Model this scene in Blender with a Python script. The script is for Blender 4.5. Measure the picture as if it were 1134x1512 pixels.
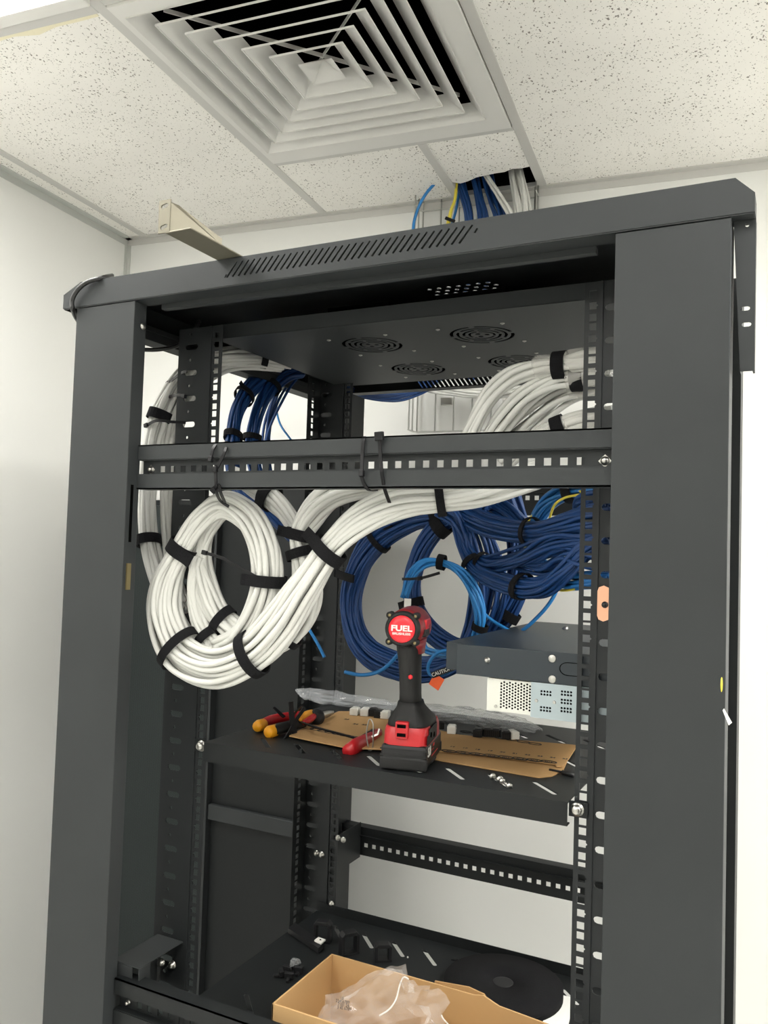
import bpy, bmesh, math, random
from mathutils import Vector, Matrix

for o in list(bpy.data.objects):
    bpy.data.objects.remove(o, do_unlink=True)
scene = bpy.context.scene
COL = scene.collection

# ------------------------------------------------------------------ camera
FPX = 1225.3
YAW, PITCH, ROLL = 0.4655, 0.0445, 0.0314
CAMP = Vector((0.5658, -1.1068, 0.3318))
_f = Vector((-math.sin(YAW)*math.cos(PITCH), math.cos(YAW)*math.cos(PITCH), math.sin(PITCH)))
_r0 = Vector((math.cos(YAW), math.sin(YAW), 0)); _u0 = _r0.cross(_f)
_r = _r0*math.cos(ROLL) + _u0*math.sin(ROLL); _u = -_r0*math.sin(ROLL) + _u0*math.cos(ROLL)
camd = bpy.data.cameras.new('camera'); cam = bpy.data.objects.new('camera', camd); COL.objects.link(cam)
cam.matrix_world = Matrix(((_r.x, _u.x, -_f.x, CAMP.x), (_r.y, _u.y, -_f.y, CAMP.y), (_r.z, _u.z, -_f.z, CAMP.z), (0, 0, 0, 1)))
camd.sensor_fit = 'HORIZONTAL'; camd.sensor_width = 36; camd.lens = 36*FPX/1134; camd.clip_start = .02
scene.camera = cam
ROOM = 0.1036                      # the room is turned a little against the rack

# ------------------------------------------------------------------ world, lights, exposure
w = bpy.data.worlds.new('world'); scene.world = w; w.use_nodes = True
w.node_tree.nodes['Background'].inputs[0].default_value = (1, .98, .94, 1)
w.node_tree.nodes['Background'].inputs[1].default_value = 0.0
scene.view_settings.view_transform = 'Standard'; scene.view_settings.look = 'None'
scene.view_settings.gamma = 1; scene.view_settings.exposure = 0.0
PANEL_POWER = 27.0                 # emission of the ceiling light panels
PANELS = [(-1.185, -.60, .60, .60, 1.0), (-1.185, -2.42, .60, .60, .9), (.10, -1.82, .60, 1.2, .30), (1.30, -.80, .60, 1.2, 1.25), (1.30, -2.42, .60, .60, .35)]   # x, y, w, h in the room, brightness; all but the first are unseen added lights

# ------------------------------------------------------------------ helpers
def at(px, py, Y=None, X=None, Z=None):
    v = _f + _r*((px-567)/FPX) + _u*((756-py)/FPX)
    if Y is not None: t = (Y-CAMP.y)/v.y
    elif X is not None: t = (X-CAMP.x)/v.x
    else: t = (Z-CAMP.z)/v.z
    return CAMP + v*t
def rm(x, y, z=0):                 # room coordinates to world
    c, s = math.cos(ROOM), math.sin(ROOM)
    return Vector((c*x-s*y, s*x+c*y, z))
def pix(p):
    d = p-CAMP; z = d.dot(_f)
    return (567+FPX*d.dot(_r)/z, 756-FPX*d.dot(_u)/z)

def mat(name, col, rough=.5, metal=0, spec=.5, alpha=1, trans=0, bump=0, bscale=60, vary=0, emit=None, coat=0):
    m = bpy.data.materials.new(name); m.use_nodes = True
    n = m.node_tree.nodes; l = m.node_tree.links; b = n['Principled BSDF']
    b.inputs['Base Color'].default_value = (*col, 1); b.inputs['Roughness'].default_value = rough
    b.inputs['Metallic'].default_value = metal; b.inputs['Specular IOR Level'].default_value = spec
    b.inputs['Alpha'].default_value = alpha; b.inputs['Transmission Weight'].default_value = trans
    b.inputs['Coat Weight'].default_value = coat
    if emit: b.inputs['Emission Color'].default_value = (*emit[0], 1); b.inputs['Emission Strength'].default_value = emit[1]
    if bump or vary:
        tc = n.new('ShaderNodeTexCoord'); nz = n.new('ShaderNodeTexNoise'); nz.inputs['Scale'].default_value = bscale
        nz.inputs['Detail'].default_value = 4
        l.new(tc.outputs['Object'], nz.inputs['Vector'])
        if bump:
            bp = n.new('ShaderNodeBump'); bp.inputs['Strength'].default_value = bump; bp.inputs['Distance'].default_value = .002
            l.new(nz.outputs['Fac'], bp.inputs['Height']); l.new(bp.outputs['Normal'], b.inputs['Normal'])
        if vary:
            mx = n.new('ShaderNodeMapRange'); mx.inputs['To Min'].default_value = 1-vary; mx.inputs['To Max'].default_value = 1+vary
            n2 = n.new('ShaderNodeTexNoise'); n2.inputs['Scale'].default_value = 9; l.new(tc.outputs['Object'], n2.inputs['Vector'])
            l.new(n2.outputs['Fac'], mx.inputs['Value'])
            vm = n.new('ShaderNodeVectorMath'); vm.operation = 'SCALE'; vm.inputs[0].default_value = col
            l.new(mx.outputs['Result'], vm.inputs['Scale']); l.new(vm.outputs['Vector'], b.inputs['Base Color'])
    return m

M = dict(
    rack=mat('rack_powder_coat', (.030, .033, .034), .48, spec=.22, bump=.04, bscale=900, vary=.12),
    rack2=mat('rack_powder_coat_dark_shaded', (.0105, .012, .0125), .47, spec=.25, bump=.04, bscale=900),  # dark coat; on inner rack parts it also paints in shade
    rail=mat('rail_powder_coat', (.016, .018, .019), .45, spec=.28, bump=.04, bscale=900),
    blackp=mat('black_plastic', (.010, .010, .011), .45, spec=.35),
    velcro=mat('hook_and_loop_fabric', (.006, .006, .007), .9, spec=.2, bump=.5, bscale=700),
    tie=mat('black_nylon', (.006, .006, .007), .42, spec=.25),
    rubber=mat('grip_rubber', (.012, .012, .012), .6, spec=.3, bump=.1, bscale=400),
    wcable=mat('white_cable_jacket', (.585, .585, .55), .45, spec=.35, bump=.02, bscale=300),
    bcable=mat('blue_cable_jacket', (.007, .040, .145), .42, spec=.35),
    lcable=mat('light_blue_cable_jacket', (.018, .18, .46), .4, spec=.4),
    ycable=mat('yellow_cable_jacket', (.75, .62, .06), .4),
    kcable=mat('black_cable_jacket', (.01, .01, .01), .4),
    steel=mat('zinc_steel', (.46, .45, .42), .32, 1),
    brkt=mat('bracket_metal', (.20, .185, .14), .42, .5, bump=.03, bscale=300),
    pale=mat('pale_grey_steel', (.62, .62, .56), .45),
    bluesteel=mat('blue_grey_steel', (.34, .40, .42), .4, .2),
    dark=mat('device_dark_grey', (.024, .031, .037), .42, spec=.35, bump=.03, bscale=900),
    void=mat('interior_shade', (.003, .003, .003), .9, spec=0),  # near black colour standing in for shade inside voids and openings
    red=mat('red_plastic', (.42, .010, .014), .35),
    redlab=mat('red_label', (.72, .02, .03), .35),
    redd=mat('dark_red_plastic', (.22, .016, .018), .38),
    yel=mat('yellow_rubber', (.85, .36, .01), .4),
    white=mat('white_plastic', (.75, .74, .69), .4),
    paper=mat('white_paper', (.8, .8, .76), .8),
    ink=mat('black_ink', (.01, .01, .01), .7),
    card=mat('corrugated_cardboard', (.42, .255, .115), .85, spec=.1, bump=.15, bscale=150, vary=.08),
    cardin=mat('box_cardboard', (.50, .315, .145), .8, spec=.15, bump=.1, bscale=120, vary=.06),
    bag=mat('clear_polythene', (.62, .64, .66), .14, alpha=.34, spec=.8),
    bagp=mat('clear_polythene_bag', (.85, .80, .76), .10, alpha=.15, spec=1),
    sleeve=mat('clear_vinyl_sleeve', (.80, .78, .72), .2, alpha=.32, spec=.7),
    copper=mat('copper_plate', (.75, .40, .26), .35, .7),
    brass=mat('brass', (.25, .20, .10), .4, .8),
    orange=mat('orange_label', (.9, .12, .02), .55),
    wall=mat('wall_paint', (.745, .745, .715), .55, bump=.03, bscale=60),
    trim=mat('ceiling_grid_metal', (.56, .55, .52), .45),
    walltrim=mat('wall_trim_grey', (.50, .51, .48), .5),
    diff=mat('diffuser_white_enamel', (.70, .69, .655), .45),
    floor=mat('floor_vinyl', (.80, .80, .78), .5, vary=.04),
    insul=mat('yellow_insulation', (.30, .22, .10), .95, bump=1, bscale=60, vary=.4),
    foam=mat('yellowed_tile_core', (.80, .75, .56), .95, bump=.6, bscale=200),
    wire=mat('galvanised_wire', (.55, .55, .52), .4, .6),
)

def link(o, parent=None, label=None, cat=None, group=None, kind=None):
    COL.objects.link(o)
    if parent is not None:
        o.parent = parent; o.matrix_parent_inverse = parent.matrix_basis.inverted()
    tag(o, label, cat, group, kind); return o
def tag(o, label=None, cat=None, group=None, kind=None):
    if label: o['label'] = label
    if cat: o['category'] = cat
    if group: o['group'] = group
    if kind: o['kind'] = kind
    return o
def thing(name, label, cat, loc, group=None, rot=0):
    o = bpy.data.objects.new(name, None); o.empty_display_size = .02
    o.location = loc; o.rotation_euler = (0, 0, rot)
    return link(o, None, label, cat, group)

class MB:
    """collects simple shapes (in world coordinates, or through a matrix) into one mesh"""
    def __init__(s, mtx=None): s.bm = bmesh.new(); s.m = mtx or Matrix()
    def _add(s, verts, faces, smooth=False):
        vs = [s.bm.verts.new(s.m @ Vector(v)) for v in verts]
        for f in faces:
            try:
                fc = s.bm.faces.new([vs[i] for i in f]); fc.smooth = smooth
            except ValueError: pass
        return s
    def box(s, x0, x1, y0, y1, z0, z1, mtx=None):
        vs = [Vector((x, y, z)) for z in (z0, z1) for x, y in ((x0, y0), (x1, y0), (x1, y1), (x0, y1))]
        if mtx: vs = [mtx @ v for v in vs]
        return s._add(vs, [(3, 2, 1, 0), (4, 5, 6, 7), (0, 1, 5, 4), (1, 2, 6, 5), (2, 3, 7, 6), (3, 0, 4, 7)])
    def prism(s, pts, vec):        # polygon of 3D points, extruded by vec
        n = len(pts); v = Vector(vec); p = [Vector(q) for q in pts]
        return s._add(p+[q+v for q in p], [tuple(range(n))[::-1], tuple(range(n, 2*n))] + [(i, (i+1) % n, n+(i+1) % n, n+i) for i in range(n)])
    def tube(s, pts, r, sides=8, caps=True, ell=1, ref=None):
        P = [Vector(p) for p in pts]; n = len(P)
        R = r if isinstance(r, (list, tuple)) else [r]*n
        T = [(P[min(i+1, n-1)]-P[max(i-1, 0)]).normalized() for i in range(n)]
        a = Vector(ref) if ref else (Vector((0, 0, 1)) if abs(T[0].z) < .9 else Vector((0, 1, 0)))
        rings = []
        for i in range(n):
            a = (a-T[i]*a.dot(T[i])).normalized(); b = T[i].cross(a)
            rings.append([P[i]+(a*math.cos(t)*R[i]+b*math.sin(t)*R[i]*ell) for t in [2*math.pi*k/sides for k in range(sides)]])
        vs = [v for q in rings for v in q]
        fs = [(i*sides+k, i*sides+(k+1) % sides, (i+1)*sides+(k+1) % sides, (i+1)*sides+k) for i in range(n-1) for k in range(sides)]
        if caps: fs += [tuple(range(sides))[::-1], tuple(range((n-1)*sides, n*sides))]
        return s._add(vs, fs, True)
    def cyl(s, p0, p1, r, sides=16, r1=None):
        return s.tube([p0, p1], [r, r if r1 is None else r1], sides)
    def ribbon(s, pts, width, thick, wdir):     # flat strip along pts; wdir = direction of its width
        P = [Vector(p) for p in pts]; n = len(P); vs = []
        for i in range(n):
            T = (P[min(i+1, n-1)]-P[max(i-1, 0)]).normalized()
            wd = Vector(wdir); wd = (wd-T*wd.dot(T)).normalized(); nn = T.cross(wd)
            for a, b in ((-1, -1), (1, -1), (1, 1), (-1, 1)): vs.append(P[i]+wd*a*width/2+nn*b*thick/2)
        fs = [(i*4+k, i*4+(k+1) % 4, (i+1)*4+(k+1) % 4, (i+1)*4+k) for i in range(n-1) for k in range(4)]
        fs += [(3, 2, 1, 0), ((n-1)*4, (n-1)*4+1, (n-1)*4+2, (n-1)*4+3)]
        return s._add(vs, fs)
    def lathe(s, prof, sides=24, mtx=None):     # (r, z) profile about z
        vs = []; m = mtx or Matrix()
        for r, z in prof:
            for k in range(sides): vs.append(m @ Vector((r*math.cos(2*math.pi*k/sides), r*math.sin(2*math.pi*k/sides), z)))
        n = len(prof)
        fs = [(i*sides+k, i*sides+(k+1) % sides, (i+1)*sides+(k+1) % sides, (i+1)*sides+k) for i in range(n-1) for k in range(sides)]
        fs += [tuple(range(sides))[::-1], tuple(range((n-1)*sides, n*sides))]
        return s._add(vs, fs, True)
    def build(s, name, m, parent=None, bevel=0, auto=False, subsurf=0, **kw):
        bmesh.ops.recalc_face_normals(s.bm, faces=s.bm.faces)
        me = bpy.data.meshes.new(name); s.bm.to_mesh(me); s.bm.free()
        me.materials.append(m if not isinstance(m, str) else M[m])
        o = bpy.data.objects.new(name, me)
        if subsurf:
            sm = o.modifiers.new('sub', 'SUBSURF'); sm.levels = sm.render_levels = subsurf
            for p in me.polygons: p.use_smooth = True
        if bevel:
            bv = o.modifiers.new('bevel', 'BEVEL'); bv.width = bevel; bv.segments = 2; bv.limit_method = 'ANGLE'; bv.angle_limit = math.radians(50)
        if auto:
            me.set_sharp_from_angle(angle=math.radians(40))
        return link(o, parent, **kw)

def sheet(outline, holes, thick):
    cu = bpy.data.curves.new('tmp', 'CURVE'); cu.dimensions = '2D'; cu.fill_mode = 'BOTH'; cu.extrude = thick/2
    for poly in [outline]+holes:
        sp = cu.splines.new('POLY'); sp.points.add(len(poly)-1)
        for p, q in zip(sp.points, poly): p.co = (q[0], q[1], 0, 1)
        sp.use_cyclic_u = True
    tmp = bpy.data.objects.new('tmp', cu); COL.objects.link(tmp)
    me = bpy.data.meshes.new_from_object(tmp)
    bpy.data.objects.remove(tmp, do_unlink=True); bpy.data.curves.remove(cu); return me
def plate(name, outline, holes, thick, origin, uaxis, vaxis, m, parent=None, extra=None, chunks=None, bevel=0, **kw):
    """flat sheet with real holes: outline/holes are 2D polygons, mapped on origin + u*uaxis + v*vaxis"""
    if chunks:
        bmc = bmesh.new()
        for ol, hl in chunks:
            t = sheet(ol, hl, thick); bmc.from_mesh(t); bpy.data.meshes.remove(t)
        me = bpy.data.meshes.new(name); bmc.to_mesh(me); bmc.free()
    else: me = sheet(outline, holes, thick)
    u = Vector(uaxis); v = Vector(vaxis); n = u.cross(v); o = Vector(origin)
    mt = Matrix(((u.x, v.x, n.x, o.x), (u.y, v.y, n.y, o.y), (u.z, v.z, n.z, o.z), (0, 0, 0, 1)))
    me.transform(mt); me.materials.clear(); me.materials.append(M[m] if isinstance(m, str) else m)
    for p in me.polygons: p.use_smooth = False; p.material_index = 0
    if extra:
        bm = bmesh.new(); bm.from_mesh(me); tm = bpy.data.meshes.new('t'); extra.bm.to_mesh(tm); bm.from_mesh(tm)
        bm.to_mesh(me); bm.free(); extra.bm.free(); bpy.data.meshes.remove(tm)
    me.name = name; o = bpy.data.objects.new(name, me)
    if bevel:
        bv = o.modifiers.new('bevel', 'BEVEL'); bv.width = bevel; bv.segments = 2; bv.limit_method = 'ANGLE'; bv.angle_limit = math.radians(60)
    return link(o, parent, **kw)
def rect(cx, cy, w, h): return [(cx-w/2, cy-h/2), (cx+w/2, cy-h/2), (cx+w/2, cy+h/2), (cx-w/2, cy+h/2)]
def circ(cx, cy, r, n=12): return [(cx+r*math.cos(2*math.pi*k/n), cy+r*math.sin(2*math.pi*k/n)) for k in range(n)]
def slot(cx, cy, L, wd, ang=0, n=5):
    p = []
    for s0, a0 in ((1, -90), (-1, 90)):
        for k in range(n):
            a = math.radians(a0+180*k/(n-1)); p.append((s0*(L-wd)/2+wd/2*math.cos(a), wd/2*math.sin(a)))
    c, s = math.cos(ang), math.sin(ang)
    return [(cx+x*c-y*s, cy+x*s+y*c) for x, y in p]
def arc(cx, cy, r0, r1, a0, a1, n=9):
    A = [math.radians(a0+(a1-a0)*k/(n-1)) for k in range(n)]
    return [(cx+r1*math.cos(a), cy+r1*math.sin(a)) for a in A]+[(cx+r0*math.cos(a), cy+r0*math.sin(a)) for a in A[::-1]]
def spline(P, per=10):
    out = []; n = len(P)
    for i in range(n-1):
        p0, p1, p2, p3 = P[max(i-1, 0)], P[i], P[i+1], P[min(i+2, n-1)]
        for k in range(per):
            t = k/per; t2 = t*t; t3 = t2*t
            out.append([.5*((2*b)+(-a+c)*t+(2*a-5*b+4*c-d)*t2+(-a+3*b-3*c+d)*t3) for a, b, c, d in zip(p0, p1, p2, p3)])
    out.append(list(P[-1])); return out
def text(name, s, size, m, mtx, parent=None, thick=.0003, sx=1, bold=0, kw=None):
    cu = bpy.data.curves.new('tmp', 'FONT'); cu.body = s; cu.size = size; cu.extrude = thick; cu.align_x = 'CENTER'; cu.align_y = 'CENTER'; cu.offset = bold
    tmp = bpy.data.objects.new('tmp', cu); COL.objects.link(tmp)
    me = bpy.data.meshes.new_from_object(tmp); bpy.data.objects.remove(tmp, do_unlink=True); bpy.data.curves.remove(cu)
    me.transform(mtx @ Matrix.Diagonal((sx, 1, 1, 1))); me.materials.clear(); me.materials.append(M[m])
    me.name = name
    return link(bpy.data.objects.new(name, me), parent, **(kw or {}))
def frame_m(o, x, z):              # matrix with given x axis and z (normal) axis
    x = Vector(x).normalized(); z = Vector(z).normalized(); y = z.cross(x).normalized(); x = y.cross(z)
    return Matrix(((x.x, y.x, z.x, o[0]), (x.y, y.y, z.y, o[1]), (x.z, y.z, z.z, o[2]), (0, 0, 0, 1)))

# ------------------------------------------------------------------ ceiling tile material
def tile_mat():
    m = mat('mineral_fibre_tile', (.88, .86, .81), .9, spec=.1); n = m.node_tree.nodes; l = m.node_tree.links; b = n['Principled BSDF']
    tc = n.new('ShaderNodeTexCoord')
    def noise(sc, d=2, vec=None):
        z = n.new('ShaderNodeTexNoise'); z.inputs['Scale'].default_value = sc; z.inputs['Detail'].default_value = d
        l.new(vec or tc.outputs['Object'], z.inputs['Vector']); return z
    def vor(sc, stretch, thr):
        mp = n.new('ShaderNodeMapping'); mp.inputs['Scale'].default_value = stretch; l.new(tc.outputs['Object'], mp.inputs['Vector'])
        dz = noise(130); sub = n.new('ShaderNodeVectorMath'); sub.operation = 'MULTIPLY_ADD'
        sub.inputs[1].default_value = (.009, .009, 0); l.new(dz.outputs['Color'], sub.inputs[0]); l.new(mp.outputs['Vector'], sub.inputs[2])
        v = n.new('ShaderNodeTexVoronoi'); v.inputs['Scale'].default_value = sc; l.new(sub.outputs['Vector'], v.inputs['Vector'])
        nz = noise(14, 3); mr = n.new('ShaderNodeMapRange'); l.new(nz.outputs['Fac'], mr.inputs['Value'])
        mr.inputs['From Min'].default_value = .3; mr.inputs['From Max'].default_value = .7; mr.inputs['To Min'].default_value = thr*.55; mr.inputs['To Max'].default_value = thr
        c = n.new('ShaderNodeMath'); c.operation = 'LESS_THAN'; l.new(v.outputs['Distance'], c.inputs[0]); l.new(mr.outputs['Result'], c.inputs[1]); return c
    a = vor(125, (1, .75, .01), .235); c = vor(230, (.8, 1, .01), .20)
    mx = n.new('ShaderNodeMath'); mx.operation = 'MAXIMUM'; l.new(a.outputs[0], mx.inputs[0]); l.new(c.outputs[0], mx.inputs[1])
    big = noise(5, 3); cr = n.new('ShaderNodeMapRange'); l.new(big.outputs['Fac'], cr.inputs['Value']); cr.inputs['To Min'].default_value = .93; cr.inputs['To Max'].default_value = 1.06
    vm = n.new('ShaderNodeVectorMath'); vm.operation = 'SCALE'; vm.inputs[0].default_value = (.88, .86, .81); l.new(cr.outputs['Result'], vm.inputs['Scale'])
    mc = n.new('ShaderNodeMix'); mc.data_type = 'RGBA'; l.new(mx.outputs[0], mc.inputs['Factor']); l.new(vm.outputs['Vector'], mc.inputs['A']); mc.inputs['B'].default_value = (.27, .25, .22, 1)
    l.new(mc.outputs['Result'], b.inputs['Base Color'])
    bp = n.new('ShaderNodeBump'); bp.invert = True; bp.inputs['Strength'].default_value = .6; bp.inputs['Distance'].default_value = .002
    l.new(mx.outputs[0], bp.inputs['Height']); l.new(bp.outputs['Normal'], b.inputs['Normal'])
    return m
M['tile'] = tile_mat()
def perf_mat():
    """steel sheet with a staggered pattern of tiny punched holes"""
    m = mat('perforated_steel', (.034, .042, .042), .45, spec=.3); n = m.node_tree.nodes; l = m.node_tree.links; b = n['Principled BSDF']
    tc = n.new('ShaderNodeTexCoord'); sep = n.new('ShaderNodeSeparateXYZ'); l.new(tc.outputs['Object'], sep.inputs[0])
    def math_(op, a, bb=None):
        q = n.new('ShaderNodeMath'); q.operation = op
        for i, v in enumerate((a, bb)):
            if v is None: continue
            if isinstance(v, (int, float)): q.inputs[i].default_value = v
            else: l.new(v, q.inputs[i])
        return q.outputs[0]
    s = .0046
    def grid(off):
        u = math_('ADD', math_('DIVIDE', sep.outputs['X'], s*1.732), off); v = math_('ADD', math_('DIVIDE', sep.outputs['Z'], s), off)
        du = math_('MULTIPLY', math_('SUBTRACT', math_('FRACT', u), .5), 1.732); dv = math_('SUBTRACT', math_('FRACT', v), .5)
        return math_('LESS_THAN', math_('ADD', math_('MULTIPLY', du, du), math_('MULTIPLY', dv, dv)), .1)
    h = math_('MAXIMUM', grid(0), grid(.5))
    l.new(math_('SUBTRACT', 1, h), b.inputs['Alpha'])
    return m
M['perf'] = perf_mat()

# ------------------------------------------------------------------ the room
CZ = 1.30; FZ = -1.30; XL, XR, YF, YB = -1.28, 2.20, -2.90, 1.00
def struct(name, mb, m, **k):
    o = mb.build(name, m, **k); o.rotation_euler = (0, 0, ROOM); tag(o, kind='structure'); return o
struct('floor', MB().box(XL-.1, XR+.1, YF-.1, YB+.1, FZ-.1, FZ), 'floor')
struct('wall_left', MB().box(XL-.1, XL, YF-.1, YB+.1, FZ, CZ+.02), 'wall')
struct('wall_back', MB().box(XL, XR, YB, YB+.1, FZ, CZ+.02), 'wall')
struct('wall_right', MB().box(XR, XR+.1, YF-.1, YB+.1, FZ, CZ+.02), 'wall')
struct('wall_front', MB().box(XL, XR, YF-.1, YF, FZ, CZ+.02), 'wall')
struct('ceiling', MB().box(XL-.1, XR+.1, YF-.1, YB+.1, 1.75, 1.80), 'void')  # slab coloured near black as painted shade above the tiles
for nm, bx_ in (('wall_left', (XL-.1, XL, YF, YB)), ('wall_back', (XL-.1, XR+.1, YB, YB+.1)), ('wall_right', (XR, XR+.1, YF, YB)), ('wall_front', (XL-.1, XR+.1, YF-.1, YF))):
    struct(nm, MB().box(*bx_, CZ+.02, 1.75), 'void')  # walls above the tiles painted near black to darken the ceiling opening
# tiles: rectangles of the suspended ceiling
TB = [-1.205, -.580, .055]
lights = PANELS
def tiles(name, rects):
    mb = MB()
    for x0, x1, y0, y1 in rects: mb.box(x0, x1, y0, y1, CZ, CZ+.015)
    struct(name, mb, 'tile')
tiles('ceiling', [(XL, -1.205, YF, YB)])
tiles('ceiling', [(-1.205, -.58, .02, YB)])
tiles('ceiling', [(-.58, -.180, .665, YB)])
tiles('ceiling', [(.055, 1.30, YF, YB), (1.9, XR, YF, YB), (1.3, 1.9, .4, YB), (1.3, 1.9, -1.82, -.8), (1.3, 1.9, YF, -2.42)])
tiles('ceiling', [(-1.205, -.585, -1.82, -.6), (-1.205, -.585, YF, -2.42), (-.58, .055, -.62, .02), (-.58, .055, YF, -.62)])
# small openings left by the loops above are closed with light panels; grid of tee bars
def bar(n_, x0, x1, y0, y1, zd=.006): struct('trim_%d' % n_, MB().box(x0, x1, y0, y1, CZ-zd*.4, CZ+.03), 'trim', bevel=.001)
k = 1
for (x0, x1, y0, y1) in [(-1.217, -1.193, YF, YB), (-.592, -.568, YF, YB), (.043, .067, YF, YB), (-1.193, -.592, .008, .032), (-.568, .043, .655, .675), (-.568, .043, -.004, .018), (-.190, -.168, .675, YB)]:
    bar(k, x0, x1, y0, y1); k += 1
# wall angles
struct('trim_%d' % k, MB().box(XL, XL+.022, YF, YB, CZ-.003, CZ).box(XL, XL+.002, YF, YB, CZ-.022, CZ), 'walltrim'); k += 1
struct('trim_%d' % k, MB().box(XL, XR, YB-.022, YB, CZ-.003, CZ).box(XL, XR, YB-.002, YB, CZ-.022, CZ), 'trim'); k += 1
struct('trim_%d' % k, MB().box(XL, XL+.014, YB-.003, YB, FZ, CZ-.02).box(XL, XL+.003, YB-.014, YB, FZ, CZ-.02), 'walltrim'); k += 1
struct('baseboard_back', MB().box(XL, XR, YB-.012, YB, FZ, FZ+.1), 'walltrim')
struct('baseboard_left', MB().box(XL, XL+.012, YF, YB, FZ, FZ+.1), 'walltrim')

# the broken ceiling tile over the cable opening
random.seed(4)
edge = [(.045, .868), (.02, .872), (.0, .866), (-.025, .876), (-.05, .880), (-.075, .884), (-.10, .890), (-.125, .900), (-.150, .908), (-.168, .898)]
pts = [rm(x, y, CZ) for x, y in [(-.176, .668), (.046, .668)]+[(x+random.uniform(-.002, .002), y+random.uniform(-.003, .003)) for x, y in edge]]
MB().prism(pts, (0, 0, .014)).build('ceiling_tile_piece', 'tile', label='small broken ceiling tile piece with ragged edge beside the cable opening', cat='ceiling tile')

r3 = random.Random(9)
pp = [rm(-1.0+.05*i, .033, CZ-.001) for i in range(9)]+[rm(-1.0+.05*i, .042+r3.uniform(0, .010)-.002*abs(i-5), CZ-.001) for i in range(8, -1, -1)]
MB().prism(pp, (0, 0, .002)).build('crumbled_tile_edge', 'foam', label='crumbled yellowish ceiling tile edge beside the light panel', cat='ceiling tile edge')
# light panels: one seen, the rest added out of view for their light
def light_panel(x, y, wd, h, pw, label, group=None):
    t = thing('ceiling_light', label, 'light', rm(x+wd/2, y+h/2, CZ-.012), group)
    def b(mb, nm, m, **k2):
        for v in mb.bm.verts: v.co = rm(v.co.x, v.co.y, v.co.z)
        return mb.build(nm, m, t, **k2)
    f = .03
    b(MB().box(x, x+wd, y, y+f, CZ-.012, CZ+.02).box(x, x+wd, y+h-f, y+h, CZ-.012, CZ+.02).box(x, x+f, y+f, y+h-f, CZ-.012, CZ+.02).box(x+wd-f, x+wd, y+f, y+h-f, CZ-.012, CZ+.02), 'frame', 'diff', bevel=.002)
    b(MB().box(x+f, x+wd-f, y+f, y+h-f, CZ-.006, CZ+.01), 'lamp_diffuser', mat('lamp_diffuser', (.9, .9, .9), .5, emit=((1, .985, .95), PANEL_POWER*pw)))
labs = ['bright square ceiling light panel at the upper left corner', 'unseen square ceiling light panel added at the far left behind the viewer', 'unseen long ceiling light panel added above and behind the viewer', 'unseen long ceiling light panel added near the right wall to light the back wall', 'unseen square ceiling light panel added in the right rear of the room']
for p, lb in zip(PANELS, labs): light_panel(*p, lb)

# air diffuser
cx, cy = -.278, .326
dif = thing('air_diffuser', 'large square white louvred air diffuser in the ceiling', 'air vent', rm(cx, cy, CZ))
def rmb(mb, nm, m, parent=dif, **k2):
    for v in mb.bm.verts: v.co = rm(v.co.x, v.co.y, v.co.z)
    return mb.build(nm, m, parent, **k2)
def ring(mb, s0, z0, s1, z1, c0=(cx, cy), c1=(cx, cy), th=.0012):
    q = [(-1, -1), (1, -1), (1, 1), (-1, 1)]; vs = []
    for s_, z_, c_ in ((s0, z0, c0), (s1, z1, c1), (s1-th, z1, c1), (s0-th, z0, c0)):
        sx = s_ if isinstance(s_, tuple) else (s_, s_)
        vs += [(c_[0]+a*sx[0], c_[1]+b_*sx[1], z_) for a, b_ in q]
    fs = []
    for j in range(4):
        jn = (j+1) % 4
        fs += [(j*4+i, j*4+(i+1) % 4, jn*4+(i+1) % 4, jn*4+i) for i in range(4)]
    mb._add(vs, fs)
mb = MB()
# flat flange
for x0, x1, y0, y1 in ((-.566, cx-.272, .020, .654), (cx+.272, .041, .020, .654), (cx-.272, cx+.272, .020, cy-.272), (cx-.272, cx+.272, cy+.272, .654)):
    mb.box(x0, x1, y0, y1, CZ-.006, CZ+.002)
ring(mb, .274, CZ-.008, .247, CZ+.022)
rmb(mb, 'frame', 'diff')
for s_ in (.234, .195, .156, .1175, .078):
    mb = MB(); ring(mb, s_, CZ-.004, s_-.035, CZ+.023); ring(mb, s_+.0012, CZ-.006, s_+.0012, CZ-.002)
    rmb(mb, 'louvre', 'diff')
mb = MB(); s_ = .0375
mb._add([(cx-s_, cy-s_, CZ-.003), (cx+s_, cy-s_, CZ-.003), (cx+s_, cy+s_, CZ-.003), (cx-s_, cy+s_, CZ-.003), (cx, cy, CZ+.024)], [(0, 1, 4), (1, 2, 4), (2, 3, 4), (3, 0, 4)])
rmb(mb, 'centre_cone', 'diff')
for sg in (1, -1):
    mb = MB(); mb.ribbon([(cx-.225, cy-sg*.225, CZ+.030), (cx+.225, cy+sg*.225, CZ+.031)], .008, .002, (0, 0, 1)); rmb(mb, 'brace', 'diff')
mb = MB().box(cx-.30, cx+.30, cy-.30, cy-.295, CZ+.036, CZ+.3).box(cx-.30, cx+.30, cy+.295, cy+.30, CZ+.036, CZ+.3).box(cx-.30, cx-.295, cy-.30, cy+.30, CZ+.036, CZ+.3).box(cx-.3, cx+.3, cy-.3, cy+.3, CZ+.3, CZ+.305)
rmb(mb, 'plenum_box', 'void')
rmb(MB().box(cx+.285, cx+.30, cy-.30, cy+.30, CZ+.05, CZ+.3), 'insulation_strip', 'insul', label='brown fibrous insulation strip')

# ------------------------------------------------------------------ the rack
U = .04445
rack = thing('server_rack', 'tall open dark grey steel server rack with wide front posts and fan tray', 'server rack', (0, .27, FZ))
ZT = .7085
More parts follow.
